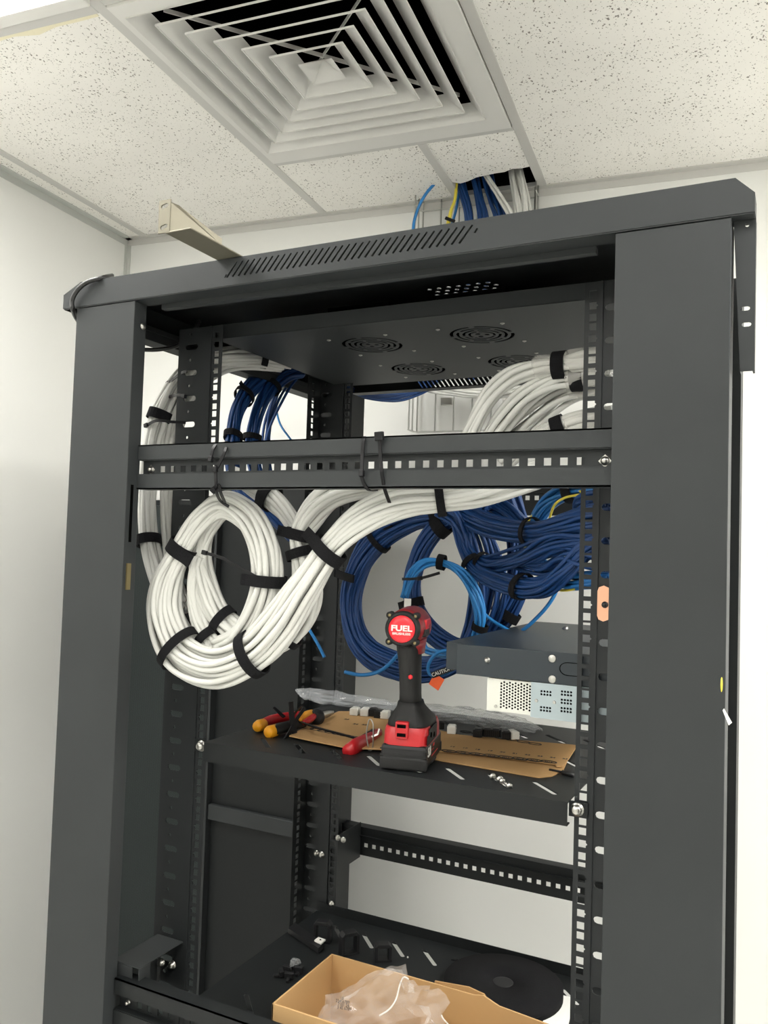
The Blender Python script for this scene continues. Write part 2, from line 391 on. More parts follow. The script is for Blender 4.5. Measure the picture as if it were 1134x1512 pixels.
# front posts: a bent channel each
for s in (-1, 1):
    prof = [(.370, -.137), (.4955, -.137), (.4955, -.095), (.4935, -.095), (.4935, -.135), (.372, -.135), (.372, -.112), (.390, -.112), (.390, -.110), (.370, -.110)]
    pts = [(s*x, y, FZ+.02) for x, y in prof]
    if s < 0: pts = pts[::-1]
    MB().prism(pts, (0, 0, ZT-FZ-.02)).build('front_post', 'rack', rack, bevel=.0012)
# strike plate, and a dark patch painted as slot shade, on the left post
p = at(190, 835, Y=-.13)
o = MB().box(-.3700, -.3675, -.1305, -.122, .256, .297).build('strike_plate', 'brass', rack, label='small brass strike plate')
MB().box(-.3705, -.3698, -.128, -.122, .33, .42).build('post_slot_shade', 'void', rack)
# rear posts
for s in (-1, 1):
    w_ = .49 if s < 0 else .452
    hl = [rect(.43, z, .014, .016) for z in [FZ+.2+.048*i for i in range(38)]]
    plate('rear_post', [(.395, FZ+.02), (w_, FZ+.02), (w_, .70), (.395, .70)], hl, .0018, (0, .60, 0), (s, 0, 0), (0, 0, 1), 'rack2', rack,
          extra=MB().box(min(s*.395, s*.397), max(s*.395, s*.397), .60, .68, FZ+.02, .70).box(min(s*w_, s*(w_-.002)), max(s*w_, s*(w_-.002)), .60, .68, FZ+.02, .70))
# roof: cover sheet, front and rear beams with slanted slots, side beams
slots = [[(x-.0100, .7240), (x-.0072, .7225), (x+.0098, .7440), (x+.0078, .7455)] for x in [-.1825+.01045*i for i in range(36)]]
slots += [[(-.196, .7240), (-.1935, .7230), (-.1905, .7275), (-.193, .7285)], [(.194, .7345), (.1965, .7335), (.2, .739), (.1975, .740)]]
hexo = [(-.525, .711), (-.525, .734), (-.487, .7515), (.499, .7515), (.519, .732), (.519, .711)]
plate('roof_beam', hexo, slots, .002, (0, -.138, 0), (1, 0, 0), (0, 0, 1), 'rack', rack,
      extra=MB().box(-.524, .518, -.138, -.104, .7095, .7115).box(-.345, .340, -.104, -.092, .7015, .7095))
rslots = [[(-x-.0095, .7145), (-x-.0065, .7135), (-x+.0075, .7330), (-x+.0045, .7340)] for x in [-.245+.0115*i for i in range(40)]]
hexr = [(-.525, .711), (-.525, .734), (-.487, .7515), (.455, .7515), (.455, .711)]
plate('roof_beam', hexr, [[(-a, b) for a, b in q] for q in rslots], .002, (0, .68, 0), (1, 0, 0), (0, 0, 1), 'rack2', rack,
      extra=MB().box(-.524, .455, .650, .68, .7085, .7105))
for s in (-1, 1):
    e = -.525 if s < 0 else .455
    MB().box(min(e, e-s*.002), max(e, e-s*.002), -.137, .68, .711, .734 if s < 0 else .7505).box(min(e, e-s*.05), max(e, e-s*.05), -.135, .68, .7095, .7115).build('side_beam', 'rack2', rack)
    a_, b_ = (.455, .49) if s < 0 else (.42, .452)
    MB().box(min(s*a_, s*b_), max(s*a_, s*b_), -.09, .60, .684, .700).box(min(s*a_, s*(a_+.005)), max(s*a_, s*(a_+.005)), -.09, .6, .70, .709).build('side_rail', 'rack2', rack, bevel=.001)
# top sheet with a patch of round holes
hs = [circ(.03+.0165*i+(.008 if j % 2 else 0), .098+.0155*j, .0040, 8) for j in range(3) for i in range(7)]
plate('roof_sheet', [(-.487, -.137), (.455, -.137), (.455, .68), (-.487, .68)], hs, .0015, (0, 0, .7512), (1, 0, 0), (0, 1, 0), 'rack2', rack)  # darker coat puts the shade under the roof into the colour
MB()._add([(-.487, -.137, .7512), (-.525, -.137, .734), (-.525, .68, .734), (-.487, .68, .7512)], [(0, 1, 2, 3)]).build('roof_slope', 'rack', rack)
# right-hand panel hook under the roof
hk = [circ(.5105, .7035, .0022, 8), slot(.5095, .610, .010, .005), slot(.511, .592, .010, .005)]
plate('panel_hook', [(.4965, .7095), (.5195, .7095), (.5195, .540), (.505, .540)], hk, .002, (0, -.120, 0), (1, 0, 0), (0, 0, 1), 'rack', rack,
      extra=MB().box(.5175, .5195, -.120, -.105, .540, .7095).box(.499, .519, -.136, -.105, .7115, .732)._add([(.4965, -.120, .7095), (.505, -.120, .540), (.505, -.09, .540), (.4965, -.09, .7095)], [(0, 1, 2, 3)]))
# slotted upright on the right side (and its mirror)
for s in (1,):
    sl = [rect(.4885, FZ+.1+.0455*i, .0035, .030) for i in range(39)]
    plate('slotted_upright', [(.462, FZ+.02), (.4995, FZ+.02), (.4995, .68), (.462, .68)], sl, .002, (0, -.01, 0), (s, 0, 0), (0, 0, 1), 'rack2', rack,
          extra=MB().box(min(s*.4975, s*.4995), max(s*.4975, s*.4995), -.01, .03, FZ+.02, .68).box(min(s*.462, s*.4975), max(s*.462, s*.4975), .028, .03, FZ+.02, .68))
# mounting rails
def rail(s, Y, dirf):
    ex = MB()
    def bx(x0, x1, y0, y1): ex.box(min(s*x0, s*x1), max(s*x0, s*x1), y0, y1, FZ+.05, .699)
    bx(.3240, .3285, Y-.0035, Y-.0005)
    if dirf > 0 and s > 0: bx(.394, .396, Y, Y+.035)
    chunks = []; h = .0049
    for kk in range(-26, 16):
        z = kk*U; za = FZ+.05 if kk == -26 else z-U/2; zb = .699 if kk == 15 else z+U/2
        hl = [rect(.3146, z+d, .0098, .0098) for d in (-.015875, .015875)]
        hl.append([(.3146-h, z-h), (.3146+h, z-h), (.3146+h, z-.002), (.3146+h+.0022, z), (.3146+h, z+.002), (.3146+h, z+h), (.3146-h, z+h)])
        chunks.append(([(.3035, za), (.3295, za), (.3295, zb), (.3035, zb)], hl))
        za = FZ+.05 if kk == -26 else z-U/4; zb = .699 if kk == 15 else z+U*.75
        hl = [slot(.3680 if s < 0 else .3445, z-(.004 if s > 0 else 0), .027, .0095)]
        if z+U/2 < .69: hl.append(circ(.3705 if s < 0 else .3475, z+U/2, .0028, 8))
        chunks.append(([(.3295, za), (.396, za), (.396, zb), (.3295, zb)], hl))
    return plate('mounting_rail', None, None, .0018, (0, Y, 0), (s, 0, 0), (0, 0, 1), 'rail' , rack, extra=ex, chunks=chunks)
for s in (-1, 1): rail(s, 0, 1); rail(s, .455, -1)
for s in (-1, 1):      # punched side flange of the rear rails
    hl = []
    for kk in range(-26, 16):
        z = kk*U; za = FZ+.05 if kk == -26 else z-U/2; zb = .699 if kk == 15 else z+U/2
        hl.append(([(-.050, za), (-.001, za), (-.001, zb), (-.050, zb)], [rect(-.030, z+d, .0098, .0098) for d in (-.015875, 0, .015875)]))
    plate('rail_flange', None, None, .0018, (s*.386, .455, 0), (0, 1, 0), (0, 0, 1), 'rack2', rack, chunks=hl)
# cross rails of C section with a row of square holes
def cross(x0, x1, Y, zt, m='rack', holes=True, sp=.0205, hx0=-.3295, n=33, flip=1):
    mb = MB()
    mb.box(x0, x1, Y-.003, Y-.001, zt-.023, zt).box(x0, x1, Y-.003, Y+.022, zt-.002, zt).box(x0, x1, Y-.001, Y+.012, zt-.0245, zt-.0228)
    mb.box(x0, x1, Y-.003, Y-.001, zt-.070, zt-.047).box(x0, x1, Y-.003, Y+.022, zt-.070, zt-.068).box(x0, x1, Y-.001, Y+.012, zt-.0475, zt-.0458)
    hl = [rect(hx0+sp*i, zt-.0375, .0096, .0096) for i in range(n)]
    return plate('cross_rail', [(x0, zt-.047), (x1, zt-.047), (x1, zt-.0235), (x0, zt-.0235)], hl, .0016, (0, Y+.0112, 0), (1, 0, 0), (0, 0, 1), m, rack, extra=mb, bevel=.0007)
def cross_flat(x0, x1, Y, zt, m, hx0, n, dz=.040, hh=.064, sp=.0205):
    mb = MB().box(x0, x1, Y, Y+.025, zt-.002, zt).box(x0, x1, Y, Y+.025, zt-hh, zt-hh+.002).box(x0, x1, Y-.006, Y, zt-.020, zt-.018)
    hl = [rect(hx0+sp*i, zt-dz, .0096, .0096) for i in range(n)]
    return plate('cross_rail', [(x0, zt-hh), (x1, zt-hh), (x1, zt), (x0, zt)], hl, .0016, (0, Y, 0), (1, 0, 0), (0, 0, 1), m, rack, extra=mb)
cross(-.369, .369, -.1135, .4835)
cross(-.369, .369, -.1135, -.3385, m='rack2')
cross_flat(-.394, .394, .635, -.316, 'rack2', -.349, 35)
cross_flat(-.394, .394, .635, .482, 'rack2', -.352, 35, dz=.030, hh=.067)
for z0, z1 in ((-.385, -.305), (.41, .48)):
    MB().box(-.345, -.343, .457, .634, z0, z1).box(-.345, -.310, .457, .459, z0, z1).build('rail_bracket', 'rack2', rack)
    MB().box(.343, .345, .457, .634, z0, z1).box(.310, .345, .457, .459, z0, z1).build('rail_bracket', 'rack2', rack)
# Z brackets joining the front posts to the rails near the bottom
for s in (-1, 1):
    def bb(mb, x0, x1, *r): return mb.box(min(s*x0, s*x1), max(s*x0, s*x1), *r)
    mb = MB(); bb(mb, .331, .385, -.105, -.004, -.3215, -.3195); bb(mb, .331, .333, -.105, -.080, -.352, -.3215); bb(mb, .345, .385, -.105, -.103, -.352, -.3215)
    bb(mb, .331, .385, -.060, -.004, -.398, -.396); bb(mb, .383, .385, -.105, -.004, -.398, -.3195)
    mb.build('corner_bracket', 'rack', rack, bevel=.0008)
# base frame, feet
MB().box(-.49, .455, -.13, .66, FZ+.02, FZ+.06).build('base_frame', 'rack2', rack)
for x in (-.44, .42):
    for y in (-.09, .61): MB().cyl((x, y, FZ), (x, y, FZ+.03), .022).build('foot', 'blackp', rack)
# screws
def screw(p, n, r=.0068, parent=rack, nut=False, name='screw', h=.006):
    p = Vector(p); n = Vector(n).normalized()
    mb = MB(frame_m(p, n.orthogonal(), n))
    mb.lathe([(r*1.25, 0), (r*1.25, .001), (r, .0012), (r*.95, h*.6), (r*.6, h), (r*.15, h)], 12)
    if nut: mb.box(-r*1.25, r*1.25, -r*1.25, r*1.25, -.004, .0006)
    return mb.build(name, 'steel', parent)
screw((-.353, -.103, .4455), (0, -1, 0), .0045, nut=True); screw((.356, -.103, .4455), (0, -1, 0), .0045, nut=True)
screw((-.3515, -.103, -.3765), (0, -1, 0), .0035); 
for px_, py_ in ((239, 1421), (255, 1424)): screw(at(px_, py_, Y=-.004), (0, -1, 0), .0055, h=.008)
for px_, py_ in ((467.5, 1260), (475, 1262)): screw(at(px_, py_, Y=.453), (0, -1, 0), .0055)
for px_, py_ in ((499, 1237), (507, 1240), (489.5, 1334.5)): screw(at(px_, py_, Y=.452), (0, -1, 0), .005)
screw((-.3683, -.119, .672), (1, 0, 0), .0045, h=.003)
# earth bar on the right rail
MB().prism([(.3365+a, -.003, .2695+b) for a, b in slot(0, 0, .047, .017, math.pi/2)], (0, .002, 0)).build('earthing_plate', 'copper', rack, label='copper earthing plate')
MB(frame_m((.3385, -.003, .268), (1, 0, 0), (0, -1, 0))).lathe([(.0045, 0), (.004, .003), (.001, .004)], 10).build('screw', 'blackp', rack, label='black screw')

# fan tray under the roof
tray = thing('fan_tray', 'black steel fan tray with four round grilles under the rack roof', 'fan tray', (0, .26, .69))
FANS = [(-.110, .172), (.094, .172), (-.113, .376), (.089, .376)]
hl = []
for fx, fy in FANS:
    for r0, r1, n_, off in ((.0475, .0535, 4, 0), (.0375, .0425, 4, 45), (.0275, .0325, 4, 0), (.0185, .0230, 3, 30)):
        for q in range(n_):
            a = off+q*360/n_; hl.append(arc(fx, fy, r0, r1, a+5, a+360/n_-5, 12 if n_ == 4 else 8))
    for q in range(3): hl.append(circ(fx+.009*math.cos(q*2.1), fy+.009*math.sin(q*2.1), .0045, 8))
ex = MB().box(-.352, .352, .043, .045, .690, .714).box(-.352, .352, .480, .482, .690, .714).box(-.352, -.350, .043, .482, .690, .714).box(.350, .352, .043, .482, .690, .714).box(-.352, .352, .045, .058, .7125, .714)
plate('tray_plate', [(-.352, .043), (.352, .043), (.352, .482), (-.352, .482)], hl, .0015, (0, 0, .690), (1, 0, 0), (0, 1, 0), 'rack', tray, extra=ex)
for fx, fy in FANS:
    f = MB().box(fx-.0585, fx+.0585, fy-.0585, fy+.0585, .7165, .745).lathe([(.058, .692), (.058, .7165)], 24, Matrix.Translation((fx, fy, 0))).build('fan', 'void', tray)
    for dx, dy in ((-1, -1), (1, -1), (1, 1), (-1, 1)):
        screw((fx+dx*.0545, fy+dy*.058, .689), (0, 0, -1), .0028, f, h=.002)

# stored door panels standing behind the rack
t = thing('perforated_rack_door', 'dark perforated steel rack door standing behind the rack, next to left wall', 'door panel', (-1.10, .80, FZ))
MB().box(-1.285, -.915, .783, .785, FZ+.02, .440).build('perforated_sheet', 'perf', t)
MB().box(-1.30, -1.285, .775, .80, FZ, .455).box(-.915, -.905, .775, .80, FZ, .455).box(-1.285, -.915, .775, .80, .440, .455).box(-1.285, -.915, .775, .80, FZ, FZ+.02).build('door_frame', 'rack2', t, bevel=.001)
MB().box(-1.285, -.915, .82, .822, FZ, .44).build('hole_shade_sheet', 'void', t)  # black sheet added behind the holes as painted shade
t = thing('solid_rack_panel', 'plain dark grey steel rack side panel with cross braces standing behind the rack', 'side panel', (-.68, .78, FZ))
MB().box(-.895, -.470, .768, .770, FZ, .50).build('sheet', 'rack2', t)
MB().box(-.895, -.880, .745, .768, FZ, .50).build('edge_flange', 'rack', t, bevel=.001)
MB().box(-.485, -.470, .745, .768, FZ, .50).build('edge_flange', 'rack', t, bevel=.001)
for z in (.127, -.382, -.90): MB().box(-.880, -.485, .752, .768, z-.042, z).build('cross_brace', 'rack', t, bevel=.003)

# ------------------------------------------------------------------ shelves
def shelf(name, label, z, y0, y1, xw, front_lip, rear_lip, outline=None, rows=(.037, .19, .345), ox=.120):
    t = thing(name, label, 'shelf', (0, (y0+y1)/2, z))
    hl = []
    for r, yy in enumerate(rows):
        for i in range(-8, 8):
            x = ox+.0664*i
            if abs(x) < xw-.03: hl.append(slot(x, yy, .066, .0085, math.radians(-46)))
    ex = MB()
    if front_lip: ex.box(-xw, xw, y0-.0015, y0, z-.030, z+.0008).box(-xw, xw, y0, y0+.012, z-.030, z-.0285)
    if rear_lip: ex.box(-xw, xw, y1, y1+.0015, z, z+.020)
    else: ex.box(-xw, xw, y1-.002, y1, z-.025, z)
    plate('shelf_plate', outline or [(-xw, y0), (xw, y0), (xw, y1), (-xw, y1)], hl, .0016, (0, 0, z), (1, 0, 0), (0, 1, 0), 'rack2', t, extra=ex)
    return t
sh = shelf('rack_shelf', 'black slotted steel shelf carrying the red impact driver', .0085, -.012, .449, .2975, True, False)
for s in (-1, 1):
    MB().box(min(s*.2975, s*.322), max(s*.2975, s*.322), -.0055, -.0035, -.010, .010).build('mounting_ear', 'rack2', sh)
    screw((s*.3085, -.0055, 0), (0, -1, 0), .0072, sh, h=.009)
xw = .345
sh2 = shelf('rack_shelf', 'black slotted steel shelf carrying the open cardboard box', -.440, -.070, .449, .297, True, False,
            outline=[(-.297, -.070), (.297, -.070), (.297, .004), (xw, .004), (xw, .447), (-xw, .447), (-xw, .004), (-.297, .004)], rows=(.08, .23, .383), ox=.0100)
MB().box(-xw, xw, .4475, .449, -.4405, -.420).build('rear_lip', 'rack2', sh2)

# ------------------------------------------------------------------ devices on the right
t = thing('rack_device', 'dark grey flat metal rack unit mounted at the right above the shelf', 'rack unit', (.24, .26, .158))
MB().box(.102, .345, .034, .500, .1585, .1985).build('casing', 'dark', t, bevel=.0012)
MB().box(.1295, .345, .006, .034, .1575, .2000).build('front_cover', 'dark', t, bevel=.0012)
for px_, py_ in ((719.5, 974.5),): screw(at(px_, py_, Y=.006), (0, -1, 0), .0034, t)
for px_, py_ in ((815.5, 972.5), (815.5, 1003)): 
    o = screw(at(px_, py_, Y=.006), (0, -1, 0), .0042, t, h=.002)
MB(frame_m(at(835, 929, Z=.1985), (0, 1, 0), (0, 0, 1))).lathe([(.006, 0), (.006, .001), (.004, .005), (.001, .006)], 10).build('screw', 'steel', t)
c0 = at(838, 988, Y=.0055)
MB().ribbon([(c0.x+.018*math.cos(math.radians(a))*.6+(.03 if abs(a) == 90 else 0)*0, .0055, c0.z+.0085*math.sin(math.radians(a))) for a in range(90, 271, 20)], .0008, .0008, (0, 1, 0)).ribbon([(c0.x, .0055, c0.z+.0085), (c0.x+.02, .0055, c0.z+.0085)], .0008, .0008, (0, 1, 0)).ribbon([(c0.x, .0055, c0.z-.0085), (c0.x+.02, .0055, c0.z-.0085)], .0008, .0008, (0, 1, 0)).build('knockout_outline', 'void', t)

t = thing('power_unit', 'pale grey perforated metal unit with blue grey bracket under the dark rack unit', 'rack unit', (.26, .2, .111))
hl = []
for j in range(9):
    for i in range(12):
        x = .196+.0041*i; z = .1175+.0041*j+(.002 if i % 2 else 0)
        if x < .2385: hl.append(circ(x, z, .00165, 6))
plate('perforated_face', [(.1755, .1115), (.245, .1115), (.245, .1560), (.1755, .1560)], hl, .0012, (0, .010, 0), (1, 0, 0), (0, 0, 1), 'pale', t)
MB().box(.1755, .345, .013, .36, .1115, .1560).build('casing', 'pale', t, bevel=.001)
MB().box(.1945, .2385, .0108, .0128, .1160, .1535).build('vent_shade', 'void', t)  # black box added behind the vent holes as their shade
hl = []
for (x0, x1, z0, z1) in ((.252, .269, .1400, .1480), (.252, .269, .1185, .1260), (.280, .3000, .1425, .1500), (.280, .3000, .1315, .1390), (.280, .3000, .1205, .1280)):
    nx = int((x1-x0)/.0041)
    for i in range(nx):
        for j in range(2): hl.append(circ(x0+.002+.0041*i, z0+.0018+.0042*j+(.0 if i % 2 else .0), .0017, 6))
plate('mounting_bracket', [(.2395, .1095), (.345, .1095), (.345, .1570), (.2395, .1570)], hl, .0016, (0, .007, 0), (1, 0, 0), (0, 0, 1), 'bluesteel', t)
for x0, x1, z0, z1 in ((.2515, .2715, .1395, .1480), (.2515, .2715, .1180, .1265), (.2795, .3005, .1200, .1505)):
    MB().box(x0, x1, .0080, .0095, z0, z1).build('vent_shade', 'void', t)  # same painted shade behind the bracket holes
for px_, py_ in ((732, 1043), (792, 1034.5), (818.5, 1037)):
    screw(at(px_, py_, Y=.006), (0, -1, 0), .0018, t, h=.001)

# ------------------------------------------------------------------ cable bundles
def disc_pos(n, inner=0.0, rnd=None):
    """n positions in the unit disc on a hex lattice, from the outside in"""
    N = max(n, 1); 
    for sc in [2.4-.02*i for i in range(110)]:
        pts = []
        for j in range(-12, 13):
            for i in range(-12, 13):
                x = (i+(j % 2)*.5)*sc*.5; y = j*.866*sc*.5
                q = math.hypot(x, y)
                if inner <= q <= 1.0: pts.append((x, y))
        if len(pts) >= N: break
    pts.sort(key=lambda p: -math.hypot(*p)); return pts[:N]
def sweep_path(P, per=9):
    """P: (px, py, Y, r) with real depth; returns 3D samples and radii"""
    Q = []
    for px_, py_, Y, r in P:
        v = at(px_, py_, Y=Y); Q.append((v.x, v.y, v.z, r))
    S = spline(Q, per); pts = [Vector(q[:3]) for q in S]; rad = [q[3] for q in S]
    T = [(pts[min(i+1, len(pts)-1)]-pts[max(i-1, 0)]).normalized() for i in range(len(pts))]
    a = Vector((0, 1, 0)); F = []
    for tt in T:
        a = (a-tt*a.dot(tt)).normalized(); F.append((a.copy(), tt.cross(a).normalized()))
    return pts, rad, T, F
def bundle(label, P, n, rc, m, straps=(), flat=.75, twist=0, wander=.8, seed=1, per=9, name='cable_bundle', sides=7, group=None, inner=.0, ends=None, cat='cable bundle', parent=None):
    rnd = random.Random(seed); pts, rad, T, F = sweep_path(P, per); L = len(pts)
    root = parent or thing(name, label, cat, pts[L//2], group)
    for c, (x, y) in enumerate(disc_pos(n, inner)):
        wander_ = wander*(.65 if m == 'wcable' else 1); ph1, ph2 = rnd.uniform(0, 6.28), rnd.uniform(0, 6.28); f1, f2 = rnd.uniform(.5, 1.3), rnd.uniform(.5, 1.3)
        jx, jy = rnd.uniform(-.25, .25)*rc, rnd.uniform(-.25, .25)*rc
        line = []
        for i in range(L):
            t = i/(L-1); tw = twist*t
            xx = x*math.cos(tw)-y*math.sin(tw); yy = x*math.sin(tw)+y*math.cos(tw)
            r = max(rad[i]-rc, 0.0)
            ox = xx*r*flat+jx+wander_*rc*math.sin(ph1+f1*i*.16); oy = yy*r+jy+wander_*rc*math.sin(ph2+f2*i*.16)
            line.append(pts[i]+F[i][0]*ox+F[i][1]*oy)
        k0 = rnd.randint(0, 2) if ends is None else 0
        MB().tube(line[:L-k0] if k0 else line, rc, sides, ref=(.1, 1, .1)).build('cable', m, root)
    for s in straps: strap(root, pts, rad, F, T, *s, flat=flat)
    return root
def strap(root, pts, rad, F, T, px_, py_, width=.017, tail=.018, flat=.75, grow=.0040, m='velcro'):
    i = min(range(len(pts)), key=lambda j: math.hypot(pix(pts[j])[0]-px_, pix(pts[j])[1]-py_))
    R = rad[i]+grow; a, b = F[i]; tt = T[i]; c = pts[i]; mb = MB(); N = 26; vs = []
    fl = max(flat, .45)
    for k in range(N):
        th = 2*math.pi*k/N
        for s_, rr in ((-1, 0), (1, 0), (1, .0022), (-1, .0022)):
            vs.append(c+a*math.cos(th)*(R*fl+rr)+b*math.sin(th)*(R+rr)+tt*s_*width/2)
    fs = [(k*4+q, k*4+(q+1) % 4, ((k+1) % N)*4+(q+1) % 4, ((k+1) % N)*4+q) for k in range(N) for q in range(4)]
    mb._add(vs, fs)
    if tail:
        th = math.pi*1.25; p0 = c+a*math.cos(th)*(R*fl+.0032)+b*math.sin(th)*(R+.0032)
        d = (-a*.25+b*.9).normalized()*(-1); side = (a*math.cos(th)+b*math.sin(th)).normalized()
        mb.ribbon([p0-d*.012, p0, p0+d*tail*.6+side*.001, p0+d*tail+side*.004], width*.95, .0016, tt)
    return mb.build('hook_and_loop_strap', m, root)

W = 'wcable'; WR = .0047
# main white bundle: from the right rail, along the cross rail, down into the front loop
bundle('thick white cable loop hanging under the cross rail, nearest coil to the viewer',
    [(800, 700, .04, .020), (745, 715, .01, .021), (700, 726, -.01, .022), (650, 733, -.03, .023), (590, 742, -.045, .026), (535, 768, -.055, .026), (490, 808, -.06, .0225), (448, 868, -.062, .028), (412, 925, -.062, .032),
     (372, 966, -.062, .031), (318, 985, -.062, .034), (268, 962, -.062, .036), (243, 908, -.062, .032), (246, 858, -.06, .027), (268, 812, -.058, .0205), (296, 768, -.055, .022), (330, 744, -.052, .022), (366, 762, -.050, .024),
     (390, 806, -.050, .024), (396, 858, -.050, .024), (383, 905, -.048, .026), (356, 945, -.046, .026), (318, 962, -.040, .022)],
    26, WR, W, straps=[(483, 812, .019, .02), (372, 966, .018, .0), (270, 812, .022, .016), (396, 858, .018, .014), (262, 955, .015, 0), (650, 733, .012, 0)], seed=3, twist=1.2)
bundle('white cable loop behind the front white loop, bulging at its right side',
    [(600, 712, -.01, .014), (540, 716, -.015, .018), (495, 730, -.02, .021), (462, 758, -.022, .022), (443, 795, -.024, .018), (452, 845, -.024, .022), (455, 885, -.024, .022), (436, 925, -.024, .021), (400, 948, -.026, .020),
     (358, 938, -.030, .020), (322, 908, -.034, .020), (303, 865, -.038, .019), (296, 822, -.04, .016), (305, 785, -.04, .014), (330, 752, -.04, .014)],
    20, WR, W, straps=[(443, 792, .017, .014), (452, 815, .015, 0), (313, 930, .015, 0), (428, 938, .012, .010)], seed=5, twist=.9)
bundle('inner white cables along the bottom of the front white loop',
    [(296, 822, -.045, .012), (287, 870, -.045, .013), (296, 925, -.045, .014), (330, 965, -.045, .018), (375, 966, -.045, .016), (420, 935, -.045, .012)],
    12, WR, W, straps=[(305, 938, .014, .012)], seed=6)
bundle('white cables hanging down beside the left front post, outermost bundle',
    [(430, 534, .34, .016), (375, 526, .28, .019), (325, 528, .15, .020), (285, 545, .07, .020), (256, 580, .035, .019), (234, 628, .015, .0215), (221, 690, .0, .021), (217, 745, -.01, .019), (221, 805, -.02, .018), (236, 862, -.03, .019), (262, 920, -.035, .018), (300, 962, -.038, .014)],
    17, WR, W, straps=[(236, 617, .018, .0), (217, 802, .017, 0), (390, 527, .014, .012)], seed=8, twist=.4)
bundle('white cables hanging down between the left front post and mounting rail',
    [(415, 541, .34, .014), (350, 536, .24, .016), (305, 552, .10, .016), (276, 592, .05, .015), (257, 640, .03, .016), (249, 690, .02, .016), (246, 745, .015, .015), (249, 800, .01, .014), (257, 850, -.01, .013), (275, 900, -.025, .012)],
    11, WR, W, straps=[], seed=9)
bundle('white cables crossing under the cross rail behind the white loops',
    [(340, 700, .03, .014), (372, 716, .03, .018), (404, 738, .02, .018), (430, 768, .01, .016), (446, 800, .0, .012)],
    14, WR, W, straps=[(398, 733, .022, .01)], seed=10)
# top right
bundle('upper white cables arching to the right mounting rail through a clear sleeve',
    [(683, 665, .05, .014), (697, 632, .05, .0145), (722, 588, .05, .015), (757, 557, .05, .015), (797, 543, .048, .014), (835, 538, .045, .014), (872, 532, .04, .014), (905, 528, .04, .014)],
    9, WR, W, straps=[(827, 538, .019, .0)], seed=12, twist=.5)
bundle('middle white cables arching to the right mounting rail below the topmost ones',
    [(712, 665, .06, .014), (737, 628, .06, .016), (775, 588, .06, .017), (820, 562, .058, .017), (858, 556, .055, .014), (905, 548, .05, .014)],
    12, WR, W, straps=[(853, 559, .019, .0)], seed=13, twist=.7)
bundle('lower loose white cables fanning towards the right mounting rail',
    [(728, 672, .09, .020), (757, 642, .09, .020), (795, 612, .085, .018), (835, 584, .08, .013), (872, 572, .075, .012), (905, 568, .07, .012)],
    9, WR, W, straps=[], seed=14, wander=1.2)
bundle('lowest white cables running level just above the cross rail at the right',
    [(745, 690, .05, .012), (790, 650, .05, .012), (830, 630, .048, .012), (872, 617, .045, .012), (905, 612, .04, .012)],
    6, WR, W, straps=[(824, 632, .018, .0)], seed=15)
def sleeve(label, P, grp=None):
    pts, rad, T, F = sweep_path(P, 6); mb = MB()
    mb.tube(pts, rad, 16, caps=False); o = mb.build('cable_sleeve', 'sleeve'); tag(o, label, 'cable sleeve', grp); return o
sleeve('clear plastic sleeve end on the topmost white cables, left of black strap', [(789, 545, .048, .013), (795, 543, .048, .0175), (806, 541, .048, .0170), (818, 539, .047, .0150)])
sleeve('clear plastic sleeve on the topmost white cables, right of black strap', [(836, 537, .045, .0150), (846, 534, .045, .0180), (872, 531, .042, .0185), (895, 528, .04, .0185)])
sleeve('clear plastic sleeve around the middle white cables at the right rail', [(838, 560, .056, .0165), (862, 556, .055, .0165), (895, 549, .052, .0165)])
sleeve('clear plastic sleeve around the loose lower white cables', [(842, 581, .079, .0145), (856, 576, .078, .0155), (895, 569, .072, .0155)])
sleeve('clear plastic sleeve end on the lowest white cables, left of black strap', [(788, 651, .05, .013), (797, 646, .05, .0155), (815, 637, .049, .0145)])
sleeve('clear plastic sleeve on the lowest white cables, right of black strap', [(834, 629, .048, .0145), (844, 626, .048, .0165), (895, 614, .042, .0165)])

Bm = 'bcable'; BR = .0031
bundle('large outer blue cable coil in front of the rear rail',
    [(720, 742, .30, .020), (690, 748, .33, .024), (650, 754, .35, .027), (605, 766, .36, .028), (562, 792, .37, .027), (532, 832, .375, .024), (518, 880, .378, .022), (524, 928, .37, .024), (548, 964, .365, .028), (588, 986, .36, .028), (632, 988, .36, .024), (676, 972, .36, .022), (718, 940, .36, .022), (750, 900, .36, .022), (768, 850, .365, .022), (766, 790, .37, .021), (752, 735, .37, .020), (742, 690, .37, .018)],
    40, BR, Bm, wander=1.3, straps=[(652, 754, .024, 0), (560, 795, .012, 0), (748, 905, .018, 0)], seed=21, twist=1.5, inner=.3)
bundle('inner blue cable coil hanging around the light blue coil',
    [(735, 700, .36, .014), (722, 735, .34, .016), (690, 752, .33, .018), (655, 772, .34, .020), (626, 806, .345, .019), (610, 850, .345, .017), (612, 895, .345, .017), (634, 932, .345, .020), (672, 956, .345, .020), (706, 952, .345, .018), (735, 935, .35, .014)],
    28, BR, Bm, straps=[(620, 890, .017, .01), (652, 776, .024, 0)], seed=22, twist=1.0, inner=.3)
bundle('loose blue cables falling inside the blue coil to its bottom',
    [(650, 748, .31, .018), (676, 766, .30, .018), (692, 800, .30, .016), (700, 836, .305, .014), (706, 880, .31, .016), (703, 920, .315, .018), (690, 955, .32, .018)],
    18, BR, Bm, straps=[], seed=23, wander=1.3)
bundle('thin curtain of blue cables right of the light blue coil',
    [(664, 745, .32, .012), (702, 770, .32, .014), (726, 815, .32, .016), (733, 865, .325, .018), (722, 915, .33, .018), (702, 948, .335, .014)],
    12, BR, Bm, straps=[], seed=24, wander=1.6)
